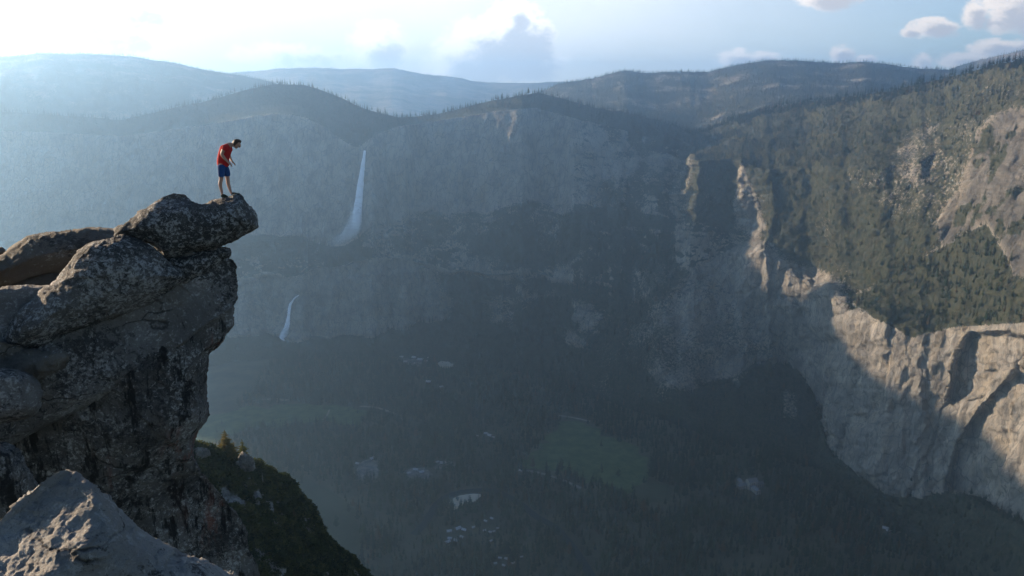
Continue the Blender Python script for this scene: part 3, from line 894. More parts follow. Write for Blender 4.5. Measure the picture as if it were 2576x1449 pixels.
def curtain(name, pts, widths, seed, off, mat, parent, fade0, fade1, rough):
    """a bulging curtain of water that follows the wall: pts in sketch pixels"""
    pp = np.array(smooth_poly([(a, b, w) for (a, b), w in zip(pts, widths)], 14, closed=False))
    rows, na, E = [], 15, []
    n = len(pp)
    for i, (a, b, w) in enumerate(pp):
        r = wall_range(a, b) - off
        sc = r / FOC
        q = []
        for k in range(na):
            th = math.pi * k / (na - 1)
            q.append(P(a - math.cos(th) * w / 2, b, r - math.sin(th) * w * sc * 0.35))
            E.append(math.sin(th) * min(1, i / (n * fade0 + 1e-6)) * min(1, (n - 1 - i) / (n * fade1)))
        rows.append(q)
    pos = np.array(rows)
    pos = pos + rough * np.stack([fbm(pos * np.array([.06, .06, .015]) + seed + 50 * k, 4, 0.6) for k in range(3)], -1)
    return mesh_np(name, pos.reshape(-1, 3), grid_quads(*pos.shape[:2]), mat, parent, attrs={'edge': np.array(E)})

wf = empty('waterfall', tuple(P(897, 590, wall_range(897, 590))))
tag(wf, 'tall white waterfall plunging down the high grey cliff in blue haze', 'waterfall')
bpy.context.view_layer.update()
for o in (curtain('water_column', [(918, 378), (915, 400), (911, 430), (907, 465), (903, 500), (899, 535), (895, 565), (888, 590)], [6, 9, 13, 18, 21, 24, 26, 30], 3, 16, M['water'], wf, 0.0001, 0.22, 3),
          curtain('mist', [(906, 450), (902, 500), (896, 545), (884, 580), (862, 605), (838, 628), (812, 650)], [16, 34, 44, 56, 70, 76, 70], 5, 24, M['mist'], wf, 0.35, 0.45, 6)):
    o.matrix_parent_inverse = wf.matrix_world.inverted()
wf2 = empty('waterfall', tuple(P(716, 858, wall_range(716, 858))))
tag(wf2, 'short thin waterfall low on the wall beside the foreground rock', 'waterfall')
bpy.context.view_layer.update()
for o in (curtain('water_column', [(752, 742), (740, 752), (730, 768), (726, 795), (721, 822), (713, 838), (709, 850), (720, 862)], [5, 6, 8, 9, 14, 15, 11, 9], 8, 34, M['water'], wf2, 0.0001, 0.15, 2),
          curtain('mist', [(726, 800), (719, 830), (712, 848), (716, 862)], [16, 24, 26, 20], 9, 40, M['mist'], wf2, 0.4, 0.4, 3)):
    o.matrix_parent_inverse = wf2.matrix_world.inverted()

# ------------------------------------------------------------------ conifers
def crown_mesh(name, tiers, fronds, rmax, seed, mat, top_pow=0.9, droop=0.25, sub=False, bare=0.08):
    """unit-high conifer crown: whorls of ragged fronds round the stem with gaps between"""
    rng = random.Random(seed)
    V, T = [], []
    for k in range(tiers):
        f = k / (tiers - 1)
        z = bare + (0.97 - bare) * f
        R = rmax * (1 - f) ** top_pow + 0.012
        if f < 0.12: R *= 0.65 + 2.5 * f
        R *= rng.uniform(0.72, 1.15)
        nf = max(4, int(fronds * (0.55 + 0.45 * (1 - f))))
        a0 = rng.uniform(0, 6.28)
        for j in range(nf):
            if rng.random() < 0.08: continue
            a = a0 + j * 6.283 / nf + rng.uniform(-0.25, 0.25)
            r = R * rng.uniform(0.65, 1.2)
            dz = -droop * r + rng.uniform(-0.012, 0.012)
            w = r * rng.uniform(0.28, 0.42)
            ca, sa = math.cos(a), math.sin(a)
            b = len(V)
            zz = z + 0.05 * (1 - f)
            V += [(0, 0, zz), (ca * r * 0.6 - sa * w, sa * r * 0.6 + ca * w, z + dz * 0.6), (ca * r, sa * r, z + dz), (ca * r * 0.6 + sa * w, sa * r * 0.6 - ca * w, z + dz * 0.6),
                  (ca * r * 0.5, sa * r * 0.5, z + dz * 0.5 - 0.035 * (1.2 - f))]
            T += [(b, b + 1, b + 2), (b, b + 2, b + 3), (b, b + 4, b + 1), (b, b + 3, b + 4)]
            if sub:
                for q in range(5):
                    fr = rng.uniform(0.35, 1.0); side = rng.choice((-1, 1))
                    cxx, cyy, czz = ca * r * fr, sa * r * fr, z + dz * fr
                    L = r * rng.uniform(0.22, 0.4)
                    aa = a + side * rng.uniform(0.5, 1.1)
                    b = len(V)
                    V += [(cxx, cyy, czz), (cxx + math.cos(aa) * L - math.sin(aa) * L * .25, cyy + math.sin(aa) * L + math.cos(aa) * L * .25, czz + rng.uniform(-.01, .02)),
                          (cxx + math.cos(aa) * L * 1.2, cyy + math.sin(aa) * L * 1.2, czz + rng.uniform(-.02, .02))]
                    T += [(b, b + 1, b + 2)]
    b = len(V)          # leader
    V += [(0.01, 0, 0.93), (-0.006, 0.009, 0.93), (-0.006, -0.009, 0.93), (0, 0, 1.0)]
    T += [(b, b + 1, b + 3), (b + 1, b + 2, b + 3), (b + 2, b, b + 3)]
    me = bpy.data.meshes.new(name)
    me.from_pydata(V, [], T); me.materials.append(mat)
    return me

def trunk_mesh(name, r, top, mat, n=6):
    bm = bmesh.new()
    lv = [(0, r * 1.35), (0.05, r), (0.45 * top, r * 0.7), (top, r * 0.12)]
    rings = []
    for z, rr in lv:
        rings.append([bm.verts.new((math.cos(6.283 * k / n) * rr, math.sin(6.283 * k / n) * rr, z)) for k in range(n)])
    for a, b in zip(rings, rings[1:]):
        for k in range(n): bm.faces.new((a[k], a[(k + 1) % n], b[(k + 1) % n], b[k]))
    me = bpy.data.meshes.new(name); bm.to_mesh(me); bm.free()
    me.materials.append(mat)
    return me

CROWNS = [crown_mesh('crown', 11, 8, 0.17, 1, M['conifer']), crown_mesh('crown', 12, 8, 0.135, 2, M['conifer'], 0.8), crown_mesh('crown', 10, 8, 0.20, 3, M['conifer'], 0.75, 0.15, bare=0.2),
          crown_mesh('crown', 10, 7, 0.24, 4, M['conifer'], 0.6, 0.1, bare=0.25), crown_mesh('crown', 12, 7, 0.12, 5, M['conifer'], 0.7, 0.3, bare=0.12)]
TRUNK = trunk_mesh('trunk', 0.012, 0.95, M['bark'])

# valley-floor forest
def floor_forest():
    rng = np.random.default_rng(9)
    n = 60000
    x = rng.uniform(-900, 2000, n); y = rng.uniform(1050, 3150, n)
    # jittered thinning
    cell = 10.5
    key = (np.floor(x / cell).astype(int) * 100003 + np.floor(y / cell).astype(int))
    _, idx = np.unique(key, return_index=True)
    xy = np.stack([x[idx], y[idx]], -1)
    z = np.zeros(len(xy))
    p = np.concatenate([xy, z[:, None]], 1)
    px, py, d = project(p)
    keep = (px > 440) & (px < 2660) & (py < 1500) & (py > 850)
    keep &= ~((px < 620) & (py > 1170))
    # inside the walls (beyond the floor contact) the slopes carry their own trees
    cpy = np.interp(px, WALL[:, 0], WALL[:, 1])
    keep &= (py > cpy - 6)
    nz = fbm(np.stack([xy[:, 0] / 130, xy[:, 1] / 130, z], -1), 4, 0.6)
    keep &= rng.random(len(xy)) < np.clip(0.92 + 1.4 * nz, 0.25, 1)
    keep &= ~in_clear(xy) | ((rng.random(len(xy)) < 0.03) & (nz > -0.1))
    h = 15 + 26 * rng.random(len(xy)) ** 0.8
    h *= np.clip(1 + 0.8 * nz, 0.6, 1.3)
    TREES.append((p[keep], h[keep], 'valley'))
floor_forest()

pts = np.concatenate([a for a, b, c in TREES]); hts = np.concatenate([b for a, b, c in TREES])
zon = np.concatenate([np.full(len(a), c) for a, b, c in TREES])
ppx, ppy, dep = project(pts)
size = hts * FOC / dep
print('trees', len(pts), {c: sum(len(a) for a, b, cc in TREES if cc == c) for c in set(zon)})
# the 300 trees that show largest stand as things of their own
cand = (ppx > 8) & (ppx < 2568) & (ppy < 1440) & (ppy - size > 0) & ~((ppx < 1060) & (ppy > 1050))
order = np.argsort(np.where(cand, -size, 0))
solo = []
for zz, cnt in (('shelf', 120), ('valley', 130), ('slope', 50)):
    sel = [i for i in order if zon[i] == zz and cand[i]][:cnt]
    solo += sel
solo = np.array(solo)
TL = {'shelf': ('dark green conifer on the sunlit wooded shelf above the pale cliff', 'conifers on the shelf above the cliff'),
      'valley': ('dark conifer in the shaded forest on the valley floor', 'conifers of the valley floor forest'),
      'slope': ('tall conifer on the steep wooded slope above the cliffs', 'conifers on the steep right slope')}
for q, i in enumerate(solo):
    k = q % 5
    lab, grp = TL[zon[i]]
    root = empty('conifer_tree', tuple(pts[i] - np.array([0, 0, 0.4])), random.uniform(0, 6.28))
    s = float(hts[i]); root.scale = (s, s, s)
    tag(root, lab, 'tree', grp)
    link(bpy.data.objects.new('crown', CROWNS[k]), root)
    link(bpy.data.objects.new('trunk', TRUNK), root)
protos = [o for o in COL.objects if o.name.startswith('crown')][:5]

def scatter_object(name, pts, scl, protos, seed, flat=1.0):
    """one object of many plants: points that carry instances of a few plant meshes"""
    rng = np.random.default_rng(seed)
    me = bpy.data.meshes.new(name)
    me.vertices.add(len(pts)); me.vertices.foreach_set('co', np.ascontiguousarray(pts, np.float32).ravel())
    a = me.attributes.new('plant_scale', 'FLOAT_VECTOR', 'POINT')
    wid = scl * rng.uniform(0.8, 1.25, len(pts))
    a.data.foreach_set('vector', np.stack([wid, wid, scl * flat], -1).astype(np.float32).ravel())
    a = me.attributes.new('plant_turn', 'FLOAT_VECTOR', 'POINT')
    tl = rng.normal(0, 0.03, (len(pts), 2))
    a.data.foreach_set('vector', np.stack([tl[:, 0], tl[:, 1], rng.uniform(0, 6.28, len(pts))], -1).astype(np.float32).ravel())
    a = me.attributes.new('plant_kind', 'INT', 'POINT')
    a.data.foreach_set('value', rng.integers(0, len(protos), len(pts)).astype(np.int32))
    o = link(bpy.data.objects.new(name, me))
    ng = bpy.data.node_groups.new(name + '_scatter', 'GeometryNodeTree')
    ng.interface.new_socket('Geometry', in_out='INPUT', socket_type='NodeSocketGeometry')
    ng.interface.new_socket('Geometry', in_out='OUTPUT', socket_type='NodeSocketGeometry')
    N, L = ng.nodes, ng.links
    gi = N.new('NodeGroupInput'); go = N.new('NodeGroupOutput')
    iop = N.new('GeometryNodeInstanceOnPoints')
    jg = N.new('GeometryNodeJoinGeometry')
    for p in protos:
        oi = N.new('GeometryNodeObjectInfo'); oi.transform_space = 'ORIGINAL'
        oi.inputs['Object'].default_value = p; oi.inputs['As Instance'].default_value = True
        L.new(oi.outputs['Geometry'], jg.inputs[0])
    def at(nm, typ):
        x = N.new('GeometryNodeInputNamedAttribute'); x.data_type = typ; x.inputs['Name'].default_value = nm
        return x.outputs['Attribute']
    er = N.new('FunctionNodeEulerToRotation')
    L.new(at('plant_turn', 'FLOAT_VECTOR'), er.inputs[0])
    L.new(gi.outputs[0], iop.inputs['Points']); L.new(jg.outputs[0], iop.inputs['Instance'])
    iop.inputs['Pick Instance'].default_value = True
    L.new(at('plant_kind', 'INT'), iop.inputs['Instance Index'])
    L.new(er.outputs[0], iop.inputs['Rotation']); L.new(at('plant_scale', 'FLOAT_VECTOR'), iop.inputs['Scale'])
    L.new(iop.outputs[0], go.inputs[0])
    md = o.modifiers.new('scatter', 'NODES'); md.node_group = ng
    tag(o, kind='stuff')
    return o
rest = np.ones(len(pts), bool); rest[solo] = False
scatter_object('forest', pts[rest] - np.array([0, 0, 0.5]), hts[rest], protos, 4)

# ------------------------------------------------------------------ shrub-covered ridge below the lookout
RIDGE = [(330, 1080), (430, 1100), (488, 1126), (510, 1126), (535, 1135), (560, 1150), (600, 1160), (645, 1168), (690, 1195), (725, 1208), (745, 1240), (765, 1262), (790, 1290), (800, 1325), (828, 1365), (860, 1392), (890, 1412), (915, 1440), (960, 1500), (1030, 1600)]
def build_ridge():
    tp = np.array(RIDGE, float)
    px = np.arange(330, 1030, 2.2)
    wob = lambda k, L, a: a * fbm(np.stack([px / L, np.full_like(px, 60 + k * 3.3), np.zeros_like(px)], -1), 5, 0.65)
    y0 = smooth_interp(px, tp[:, 0], tp[:, 1], 3) + wob(0, 25, 7)
    n = 150
    tt = np.linspace(0, 1, n)[:, None]
    PY = y0[None] + tt * (1760 - y0[None])
    R0 = 185 + (px - 330) * 0.11
    R = R0[None] * (1 - 0.36 * tt ** 0.9)
    PX = np.broadcast_to(px, PY.shape)
    pos = P(PX, PY, R)
    nn, area = grid_normals(pos)
    d = 3.2 * fbm(pos / 14, 5, 0.6) + 2.2 * (ridged(pos / 7 + 3, 4) - 0.6)
    d *= sstep(0, 0.06, tt)
    pos = pos + nn * d[..., None]
    nn, area = grid_normals(pos)
    vn = fbm(pos / 9 + 8, 5, 0.65)
    veg = np.clip(0.66 + 1.5 * vn - 0.4 * sstep(0.35, 0.8, tt), 0, 1)
    back = pos[0] * np.array([1.25, 1.25, 1]); back[:, 2] -= 45
    foot = pos[-1] * np.array([1.6, 1.6, 0]); foot[:, 2] = -2
    deep = pos[0] * np.array([2.6, 2.6, 0]); deep[:, 2] = -2
    pos2 = np.concatenate([deep[None], back[None], pos, foot[None]], 0)
    v2 = np.concatenate([veg[:1], veg[:1], veg, veg[-1:]])
    m, t = newmat('ridge_rock')
    c = t.coord()
    rock = t.mix(t.map(t.noise(c, 0.25, 8, 0.7), 0.35, 0.65), (0.10, 0.095, 0.09), (0.30, 0.28, 0.26))
    rock = t.mix(t.map(t.noise(c, 1.3, 8, 0.75), 0.5, 0.62, 0, 0.8), rock, (0.05, 0.05, 0.045))
    col = t.mix(t.map(t.attr('veg'), 0.35, 0.6), rock, (0.045, 0.048, 0.024))
    t.out_bsdf(col, 0.9, t.bump(t.noise(c, 1.5, 10, 0.7), 0.8, 0.8), spec=0.1)
    o = mesh_np('ridge', pos2.reshape(-1, 3), grid_quads(*pos2.shape[:2]), m, attrs={'veg': v2})
    tag(o, kind='structure')
    rng = np.random.default_rng(33)
    crest = (tt < 0.035) * np.ones_like(veg)
    p = np.clip(area * np.where((veg > 0.45) | (crest > 0), 1.3 + 1.5 * crest, 0.06), 0, 1) * (PX > 440) * (PY < 1500)
    msk = rng.random(p.shape) < p
    return pos, px, pos[msk], 0.45 + 1.9 * rng.random(msk.sum()) ** 2.2
rpos, rpx, spts, sscl = build_ridge()

def leaf_clump(name, n, seed, mat):
    rng = random.Random(seed)
    V, T = [], []
    for k in range(n):
        while True:
            p = Vector((rng.uniform(-1, 1), rng.uniform(-1, 1), rng.uniform(0, 1)))
            if p.x ** 2 + p.y ** 2 + p.z ** 2 < 1: break
        a = Vector((rng.gauss(0, 1), rng.gauss(0, 1), rng.gauss(0, 1))).normalized()
        b = a.cross(Vector((rng.gauss(0, 1), rng.gauss(0, 1), rng.gauss(0, 1)))).normalized()
        s = rng.uniform(0.10, 0.22)
        q = len(V)
        V += [tuple(p + a * s * 1.6), tuple(p + b * s * 0.7), tuple(p - a * s * 1.6), tuple(p - b * s * 0.7)]
        T += [(q, q + 1, q + 2, q + 3)]
    me = bpy.data.meshes.new(name); me.from_pydata(V, [], T); me.materials.append(mat)
    return me
SHR = [leaf_clump('foliage', 90, k, M['shrub']) for k in range(3)]

def ridge_point(px, row=2):
    j = int(np.clip(round((px - 330) / 2.2), 0, rpos.shape[1] - 1))
    return rpos[row, j]

# a few named shrubs on the crest; their foliage is also the pattern of the ground cover
sproto = []
for k, (px, lab) in enumerate(((520, 'low sunlit shrub on the ridge crest next to the rock overhang'), (585, 'small golden shrub at the foot of the sunlit pine'), (700, 'grassy sunlit shrub on the ridge crest past the grey snag'))):
    p = ridge_point(px, 1)
    root = empty('shrub', tuple(p), k)
    root.scale = (1.7, 1.7, 1.5)
    tag(root, lab, 'shrub')
    f = link(bpy.data.objects.new('foliage', SHR[k]), root)
    link(bpy.data.objects.new('stem', trunk_mesh('stem', 0.05, 0.6, M['bark'])), root)
    sproto.append(f)
scatter_object('ground_cover', spts, sscl, sproto, 12, 0.8)

def near_pine(px, h, lab, seed, rmax, row=1):
    p = ridge_point(px, row)
    root = empty('pine_tree', (p[0], p[1], p[2] - 0.5), seed)
    root.scale = (h, h, h)
    tag(root, lab, 'tree')
    link(bpy.data.objects.new('crown', crown_mesh('crown', 17, 12, rmax, seed, M['pine_near'], 0.8, 0.05, sub=True, bare=0.1)), root)
    link(bpy.data.objects.new('trunk', trunk_mesh('trunk', 0.018, 0.97, M['bark'], 8)), root)
near_pine(571, 9.6, 'sunlit golden green pine standing on the shrubby ridge crest', 41, 0.34)
near_pine(613, 8.2, 'smaller sunlit pine behind the grey rock knob on the ridge', 43, 0.24)
m, t = newmat('dead_wood'); t.out_bsdf(t.mix(t.noise(t.coord(), 6), (0.16, 0.15, 0.14), (0.3, 0.28, 0.26)), 0.9); M['dead'] = m
def snag(px, row, h, lab, seed):
    p = ridge_point(px, row)
    root = empty('dead_tree', (p[0], p[1], p[2] - 0.3)); tag(root, lab, 'dead tree')
    o = link(bpy.data.objects.new('trunk', trunk_mesh('trunk', 0.022, 1.0, M['dead'], 6)), root); o.scale = (h, h, h)
    rng = random.Random(seed)
    bm = bmesh.new()
    for k in range(26):
        z = rng.uniform(0.2, 0.95) * h; a = rng.uniform(0, 6.28); L = (1.05 - z / h) * h * 0.22 * rng.uniform(.5, 1.1)
        d = Vector((math.cos(a), math.sin(a), rng.uniform(-.1, .3)))
        s = Vector((-d.y, d.x, 0)) * 0.035
        b0, tip = Vector((0, 0, z)), Vector((0, 0, z)) + d * L
        vs = [bm.verts.new(q) for q in (b0 + s, b0 - s, b0 + Vector((0, 0, .07)), tip)]
        for f in ((0, 1, 3), (1, 2, 3), (2, 0, 3)): bm.faces.new([vs[q] for q in f])
    mesh_bm('branches', bm, M['dead'], root)
for px, row, h in ((545, 14, 3.4), (618, 22, 3.8), (700, 12, 3.0), (672, 34, 4.4), (742, 22, 3.2), (640, 60, 4.2), (765, 46, 3.6), (705, 58, 4.0), (800, 52, 3.4)):
    p = ridge_point(px, row)
    root = empty('conifer_tree', (p[0], p[1], p[2] - 0.3), px)
    h *= 1.45
    root.scale = (h * 1.2, h * 1.2, h)
    tag(root, 'small dark conifer among shrubs on the shaded ridge below the overhang', 'tree', 'small conifers on the shrubby ridge')
    link(bpy.data.objects.new('crown', CROWNS[px % 5]), root); link(bpy.data.objects.new('trunk', TRUNK), root)
snag(592, 9, 4.2, 'short grey dead tree on the shaded ridge below the golden pine', 1)
snag(655, 13, 4.8, 'taller grey dead tree on the shaded ridge right of the rock knob', 2)

# ------------------------------------------------------------------ foreground boulders
C4 = lambda pts: [(x / 3.0, 483 + y / 3.0) for x, y in pts]
C7 = lambda pts: [(x / 3.0, 966 + y / 3.0) for x, y in pts]

def smin(a, b, k):
    h = np.clip(0.5 + 0.5 * (b - a) / k, 0, 1)
    return b * (1 - h) + a * h - k * h * (1 - h)

def boulder(name, poly, r0, R, T, mat, label, cat, seed, step=2.0, planes=(), amp=0.12, L=1.2, back=0.9, pw=2.0, rust=None, fine=0.05, k=0.25, tilt=(0, 0)):
    """solid rock: outline at its own range, rounded towards and away from the viewer, faceted by planes, then weathered"""
    poly = smooth_poly(poly, 4)
    # roughen the outline a little
    rr = random.Random(seed)
    poly = [(x + rr.gauss(0, 0.7), y + rr.gauss(0, 0.7)) for x, y in poly]
    pa = np.array(poly)
    gx = np.arange(pa[:, 0].min() - step, pa[:, 0].max() + 2 * step, step)
    gy = np.arange(pa[:, 1].min() - step, pa[:, 1].max() + 2 * step, step)
    PX, PY = np.meshgrid(gx, gy)
    cx, cy = PX[:-1, :-1] + step / 2, PY[:-1, :-1] + step / 2
    cell = in_poly(cx, cy, poly)
    nr, nc = PX.shape
    cnt = np.zeros((nr, nc), int)
    for dy in (0, 1):
        for dx in (0, 1):
            cnt[dy:nr - 1 + dy, dx:nc - 1 + dx] += cell
    used = cnt > 0
    bnd = used & (cnt < 4)
    d, bx, by = poly_dist(PX, PY, poly)
    e = np.where(bnd, 0, d)
    qx = np.where(bnd, bx, PX); qy = np.where(bnd, by, PY)
    u = np.clip(1 - e / R, 0, 1)
    prof = np.sqrt(np.clip(1 - u ** pw, 0, 1))
    h = T * prof
    for (ax, ay, h0, sx, sy) in planes:      # slopes in metres per metre
        s = FOC / r0
        h = smin(h, h0 + (sx * (qx - ax) + sy * (qy - ay)) / s, k)
    h = np.where(bnd, 0, np.maximum(h, 0.0))
    hb = np.where(bnd, 0, T * back * prof)
    off = (tilt[0] * (qx - pa[:, 0].mean()) + tilt[1] * (qy - pa[:, 1].mean())) * r0 / FOC
    front = P(qx, qy, r0 + off - h); rear = P(qx, qy, r0 + off + hb)
    idf = -np.ones((nr, nc), int); idf[used] = np.arange(used.sum())
    inner = used & ~bnd
    idb = idf.copy(); idb[inner] = used.sum() + np.arange(inner.sum())
    verts = np.concatenate([front[used], rear[inner]])
    ci, cj = np.where(cell)
    qf = np.stack([idf[ci, cj], idf[ci + 1, cj], idf[ci + 1, cj + 1], idf[ci, cj + 1]], -1)
    qb = np.stack([idb[ci, cj], idb[ci, cj + 1], idb[ci + 1, cj + 1], idb[ci + 1, cj]], -1)
    quads = np.concatenate([qf, qb])
    # vertex normals
    a, b, c, dd = (verts[quads[:, q]] for q in range(4))
    fn = np.cross(c - a, dd - b)
    vn = np.zeros_like(verts)
    for q in range(4): np.add.at(vn, quads[:, q], fn)
    vn /= np.linalg.norm(vn, axis=1, keepdims=True) + 1e-9
    o_ = seed * 13.7
    dsp = amp * fbm(verts / L + o_, 5, 0.55) + amp * 0.7 * (ridged(verts / (L * 0.7) + o_ + 5, 4, 0.55) - 0.62) + fine * fbm(verts / 0.22 + o_, 4, 0.6)
    fv, fj = facets(verts / (L * 0.9) + o_, 0.7)
    fv2, fj2 = facets(verts / (L * 0.38) + o_ + 9, 0.7)
    dsp = dsp * 0.75 + amp * (0.20 * fv + 0.12 * fv2)
    pits = np.clip(fbm(verts / 0.5 + o_ + 40, 3, 0.5) - 0.22, 0, 1)
    dsp = dsp - pits * fine * 3
    verts = verts + vn * dsp[:, None]
    at = {}
    if rust is not None:
        allx = np.concatenate([qx[used], qx[inner]]); ally = np.concatenate([qy[used], qy[inner]])
        at['rust'] = rust(allx, ally)
    o = mesh_np(name, verts, quads, mat, attrs=at)
    tag(o, label, cat)
    return o

g2 = lambda x, y, cx, cy, sx, sy: np.exp(-((x - cx) / sx) ** 2 - ((y - cy) / sy) ** 2)
# the overhanging block on which the man stands
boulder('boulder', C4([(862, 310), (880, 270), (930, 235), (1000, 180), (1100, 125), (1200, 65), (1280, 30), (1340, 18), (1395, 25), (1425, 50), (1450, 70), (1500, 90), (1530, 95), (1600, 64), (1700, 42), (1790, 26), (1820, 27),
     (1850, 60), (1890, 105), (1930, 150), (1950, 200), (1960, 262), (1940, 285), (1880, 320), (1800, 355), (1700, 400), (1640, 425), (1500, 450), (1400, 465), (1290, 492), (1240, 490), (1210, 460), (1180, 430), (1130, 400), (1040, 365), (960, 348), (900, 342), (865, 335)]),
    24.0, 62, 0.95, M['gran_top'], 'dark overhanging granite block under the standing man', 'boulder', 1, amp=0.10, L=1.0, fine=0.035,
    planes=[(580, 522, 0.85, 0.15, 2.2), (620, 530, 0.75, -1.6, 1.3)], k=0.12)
# thin ledge wedged beneath the overhang
boulder('boulder', C4([(1235, 505), (1300, 492), (1400, 482), (1500, 452), (1600, 430), (1700, 418), (1735, 430), (1746, 455), (1732, 490), (1690, 512), (1650, 545), (1600, 582), (1500, 640), (1420, 690), (1370, 700), (1330, 640), (1280, 560)]),
    24.1, 30, 0.55, M['gran_top'], 'thin pointed granite ledge wedged beneath the overhanging block', 'boulder', 2, amp=0.07, L=0.8, fine=0.03)
# long boulder leaning down to the left
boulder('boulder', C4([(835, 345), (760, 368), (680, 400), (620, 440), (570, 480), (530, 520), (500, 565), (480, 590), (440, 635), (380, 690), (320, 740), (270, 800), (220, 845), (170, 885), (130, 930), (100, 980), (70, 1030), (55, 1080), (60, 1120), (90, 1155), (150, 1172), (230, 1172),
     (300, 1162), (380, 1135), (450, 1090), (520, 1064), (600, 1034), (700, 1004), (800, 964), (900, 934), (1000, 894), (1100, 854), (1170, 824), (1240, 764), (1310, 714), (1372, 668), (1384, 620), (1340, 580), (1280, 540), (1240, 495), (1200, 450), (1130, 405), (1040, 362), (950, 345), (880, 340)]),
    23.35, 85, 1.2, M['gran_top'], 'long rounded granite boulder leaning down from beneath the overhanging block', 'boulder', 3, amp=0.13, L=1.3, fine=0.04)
# broad slab behind at the left and the shaded block under it
boulder('boulder', C4([(-500, 660), (-250, 600), (0, 478), (60, 440), (130, 395), (200, 345), (270, 320), (380, 300), (500, 285), (560, 280), (680, 270), (780, 268), (900, 268), (960, 300), (960, 380), (860, 430), (700, 530), (520, 600), (470, 610), (300, 640), (120, 680), (0, 705), (-300, 760), (-500, 800)]),
    27.5, 80, 1.3, M['gran_back'], 'broad brownish slab behind the long leaning boulder', 'boulder', 4, amp=0.12, L=1.4, fine=0.035, tilt=(0.1, 0))
boulder('boulder', C4([(-500, 740), (-300, 680), (0, 620), (120, 590), (300, 560), (470, 540), (620, 520), (600, 700), (420, 850), (250, 960), (0, 960), (-500, 1000)]),
    28.0, 80, 1.2, M['gran_back'], 'shaded brown block under the broad slab at the far left', 'boulder', 5, amp=0.12, L=1.2, fine=0.035)
boulder('boulder', C4([(-160, 440), (-60, 410), (0, 412), (30, 425), (48, 445), (40, 470), (0, 500), (-160, 560)]), 29.5, 22, 0.6, M['gran_back'], 'small dark rock peeping over the broad slab at the edge', 'boulder', 6, amp=0.05, fine=0.02)
# main mass: the slab face between the leaning boulder and the diagonal crack
boulder('rock_face', [(-260, 820), (-120, 740), (20, 720), (120, 720), (180, 720), (300, 690), (380, 640), (440, 630), (500, 640), (540, 650), (574, 652), (592, 662), (596, 685), (598, 712), (600, 738), (597, 758), (588, 774),
     (560, 792), (530, 814), (500, 838), (470, 866), (440, 886), (400, 912), (360, 936), (310, 968), (240, 1012), (160, 1056), (60, 1106), (-60, 1176), (-260, 1270)],
    23.9, 58, 0.95, M['gran_face'], 'grey granite face between the leaning boulder and the diagonal crack', 'rock face', 7, amp=0.15, L=1.8, fine=0.04,
    planes=[(300, 900, 0.72, -0.06, 0.22), (540, 720, 0.66, -0.25, 0.1)], k=0.12, rust=lambda x, y: g2(x, y, 560, 800, 30, 30) * 0.8)
# lower wall under the diagonal crack
boulder('rock_face', [(-260, 1180), (-60, 1090), (60, 1020), (160, 970), (240, 925), (300, 885), (400, 825), (480, 780), (540, 752), (578, 760), (585, 775), (584, 795), (589, 812), (580, 830), (567, 846), (564, 860), (545, 880), (526, 896), (524, 930), (520, 965), (519, 990), (523, 1030), (520, 1052),
     (510, 1073), (497, 1090), (490, 1110), (487, 1127), (491, 1152), (503, 1182), (533, 1216), (567, 1256), (593, 1290), (613, 1320), (623, 1350), (628, 1383), (640, 1416), (645, 1449), (660, 1560), (660, 1800), (-260, 1800)],
    24.9, 110, 1.9, M['gran_low'], 'dark streaked granite wall under the diagonal crack', 'rock face', 8, amp=0.22, L=2.1, fine=0.05, step=2.4,
    planes=[(420, 1200, 1.55, -0.25, 0.0), (300, 1180, 1.3, 0.35, -0.15), (480, 1080, 1.05, -0.5, -0.6), (520, 880, 1.15, -0.3, 0.25)], k=0.18,
    rust=lambda x, y: g2(x, y, 470, 1120, 50, 75) + 0.9 * g2(x, y, 555, 1310, 70, 60) + 0.8 * g2(x, y, 255, 1200, 40, 70) + 1.2 * g2(x, y, 555, 865, 25, 25))
# ledges and boulders at the left edge
boulder('boulder', [(-200, 880), (-60, 862), (0, 858), (40, 868), (90, 880), (150, 878), (178, 895), (160, 925), (110, 950), (40, 962), (-200, 985)], 22.6, 34, 0.7, M['gran_back'],
    'rough broken ledge catching sun below the tip of the leaning boulder', 'boulder', 9, amp=0.16, L=0.6, fine=0.05, planes=[(60, 905, 0.4, 0.7, 1.3)], k=0.15)
boulder('boulder', [(-200, 945), (-40, 930), (20, 926), (60, 934), (90, 950), (105, 985), (90, 1040), (20, 1060), (-200, 1080)], 21.8, 40, 0.7, M['gran_face'],
    'rounded grey rock under the broken ledge at the edge', 'boulder', 10, amp=0.08, L=0.9, fine=0.03, rust=lambda x, y: x * 0)
boulder('boulder', [(-200, 1130), (-60, 1110), (0, 1112), (22, 1118), (45, 1128), (60, 1165), (80, 1200), (95, 1235), (85, 1290), (0, 1350), (-200, 1400)], 19.0, 50, 0.8, M['gran_low'],
    'dark boulder in the shade above the near sunlit rock', 'boulder', 11, amp=0.12, L=0.8, fine=0.04, rust=lambda x, y: x * 0)
# the near rock at the viewer's feet
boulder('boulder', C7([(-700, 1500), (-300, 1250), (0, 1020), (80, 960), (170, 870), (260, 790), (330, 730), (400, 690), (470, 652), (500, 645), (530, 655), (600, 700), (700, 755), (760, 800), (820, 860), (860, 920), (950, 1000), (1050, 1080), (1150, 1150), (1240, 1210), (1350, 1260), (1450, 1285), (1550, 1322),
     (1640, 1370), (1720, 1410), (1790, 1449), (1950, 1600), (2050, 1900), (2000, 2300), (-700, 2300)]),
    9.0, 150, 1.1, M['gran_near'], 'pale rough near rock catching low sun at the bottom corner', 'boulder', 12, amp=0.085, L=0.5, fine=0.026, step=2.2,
    planes=[(250, 1300, 0.80, 0.80, 1.05), (330, 1330, 0.74, -0.25, 0.9)], k=0.06)
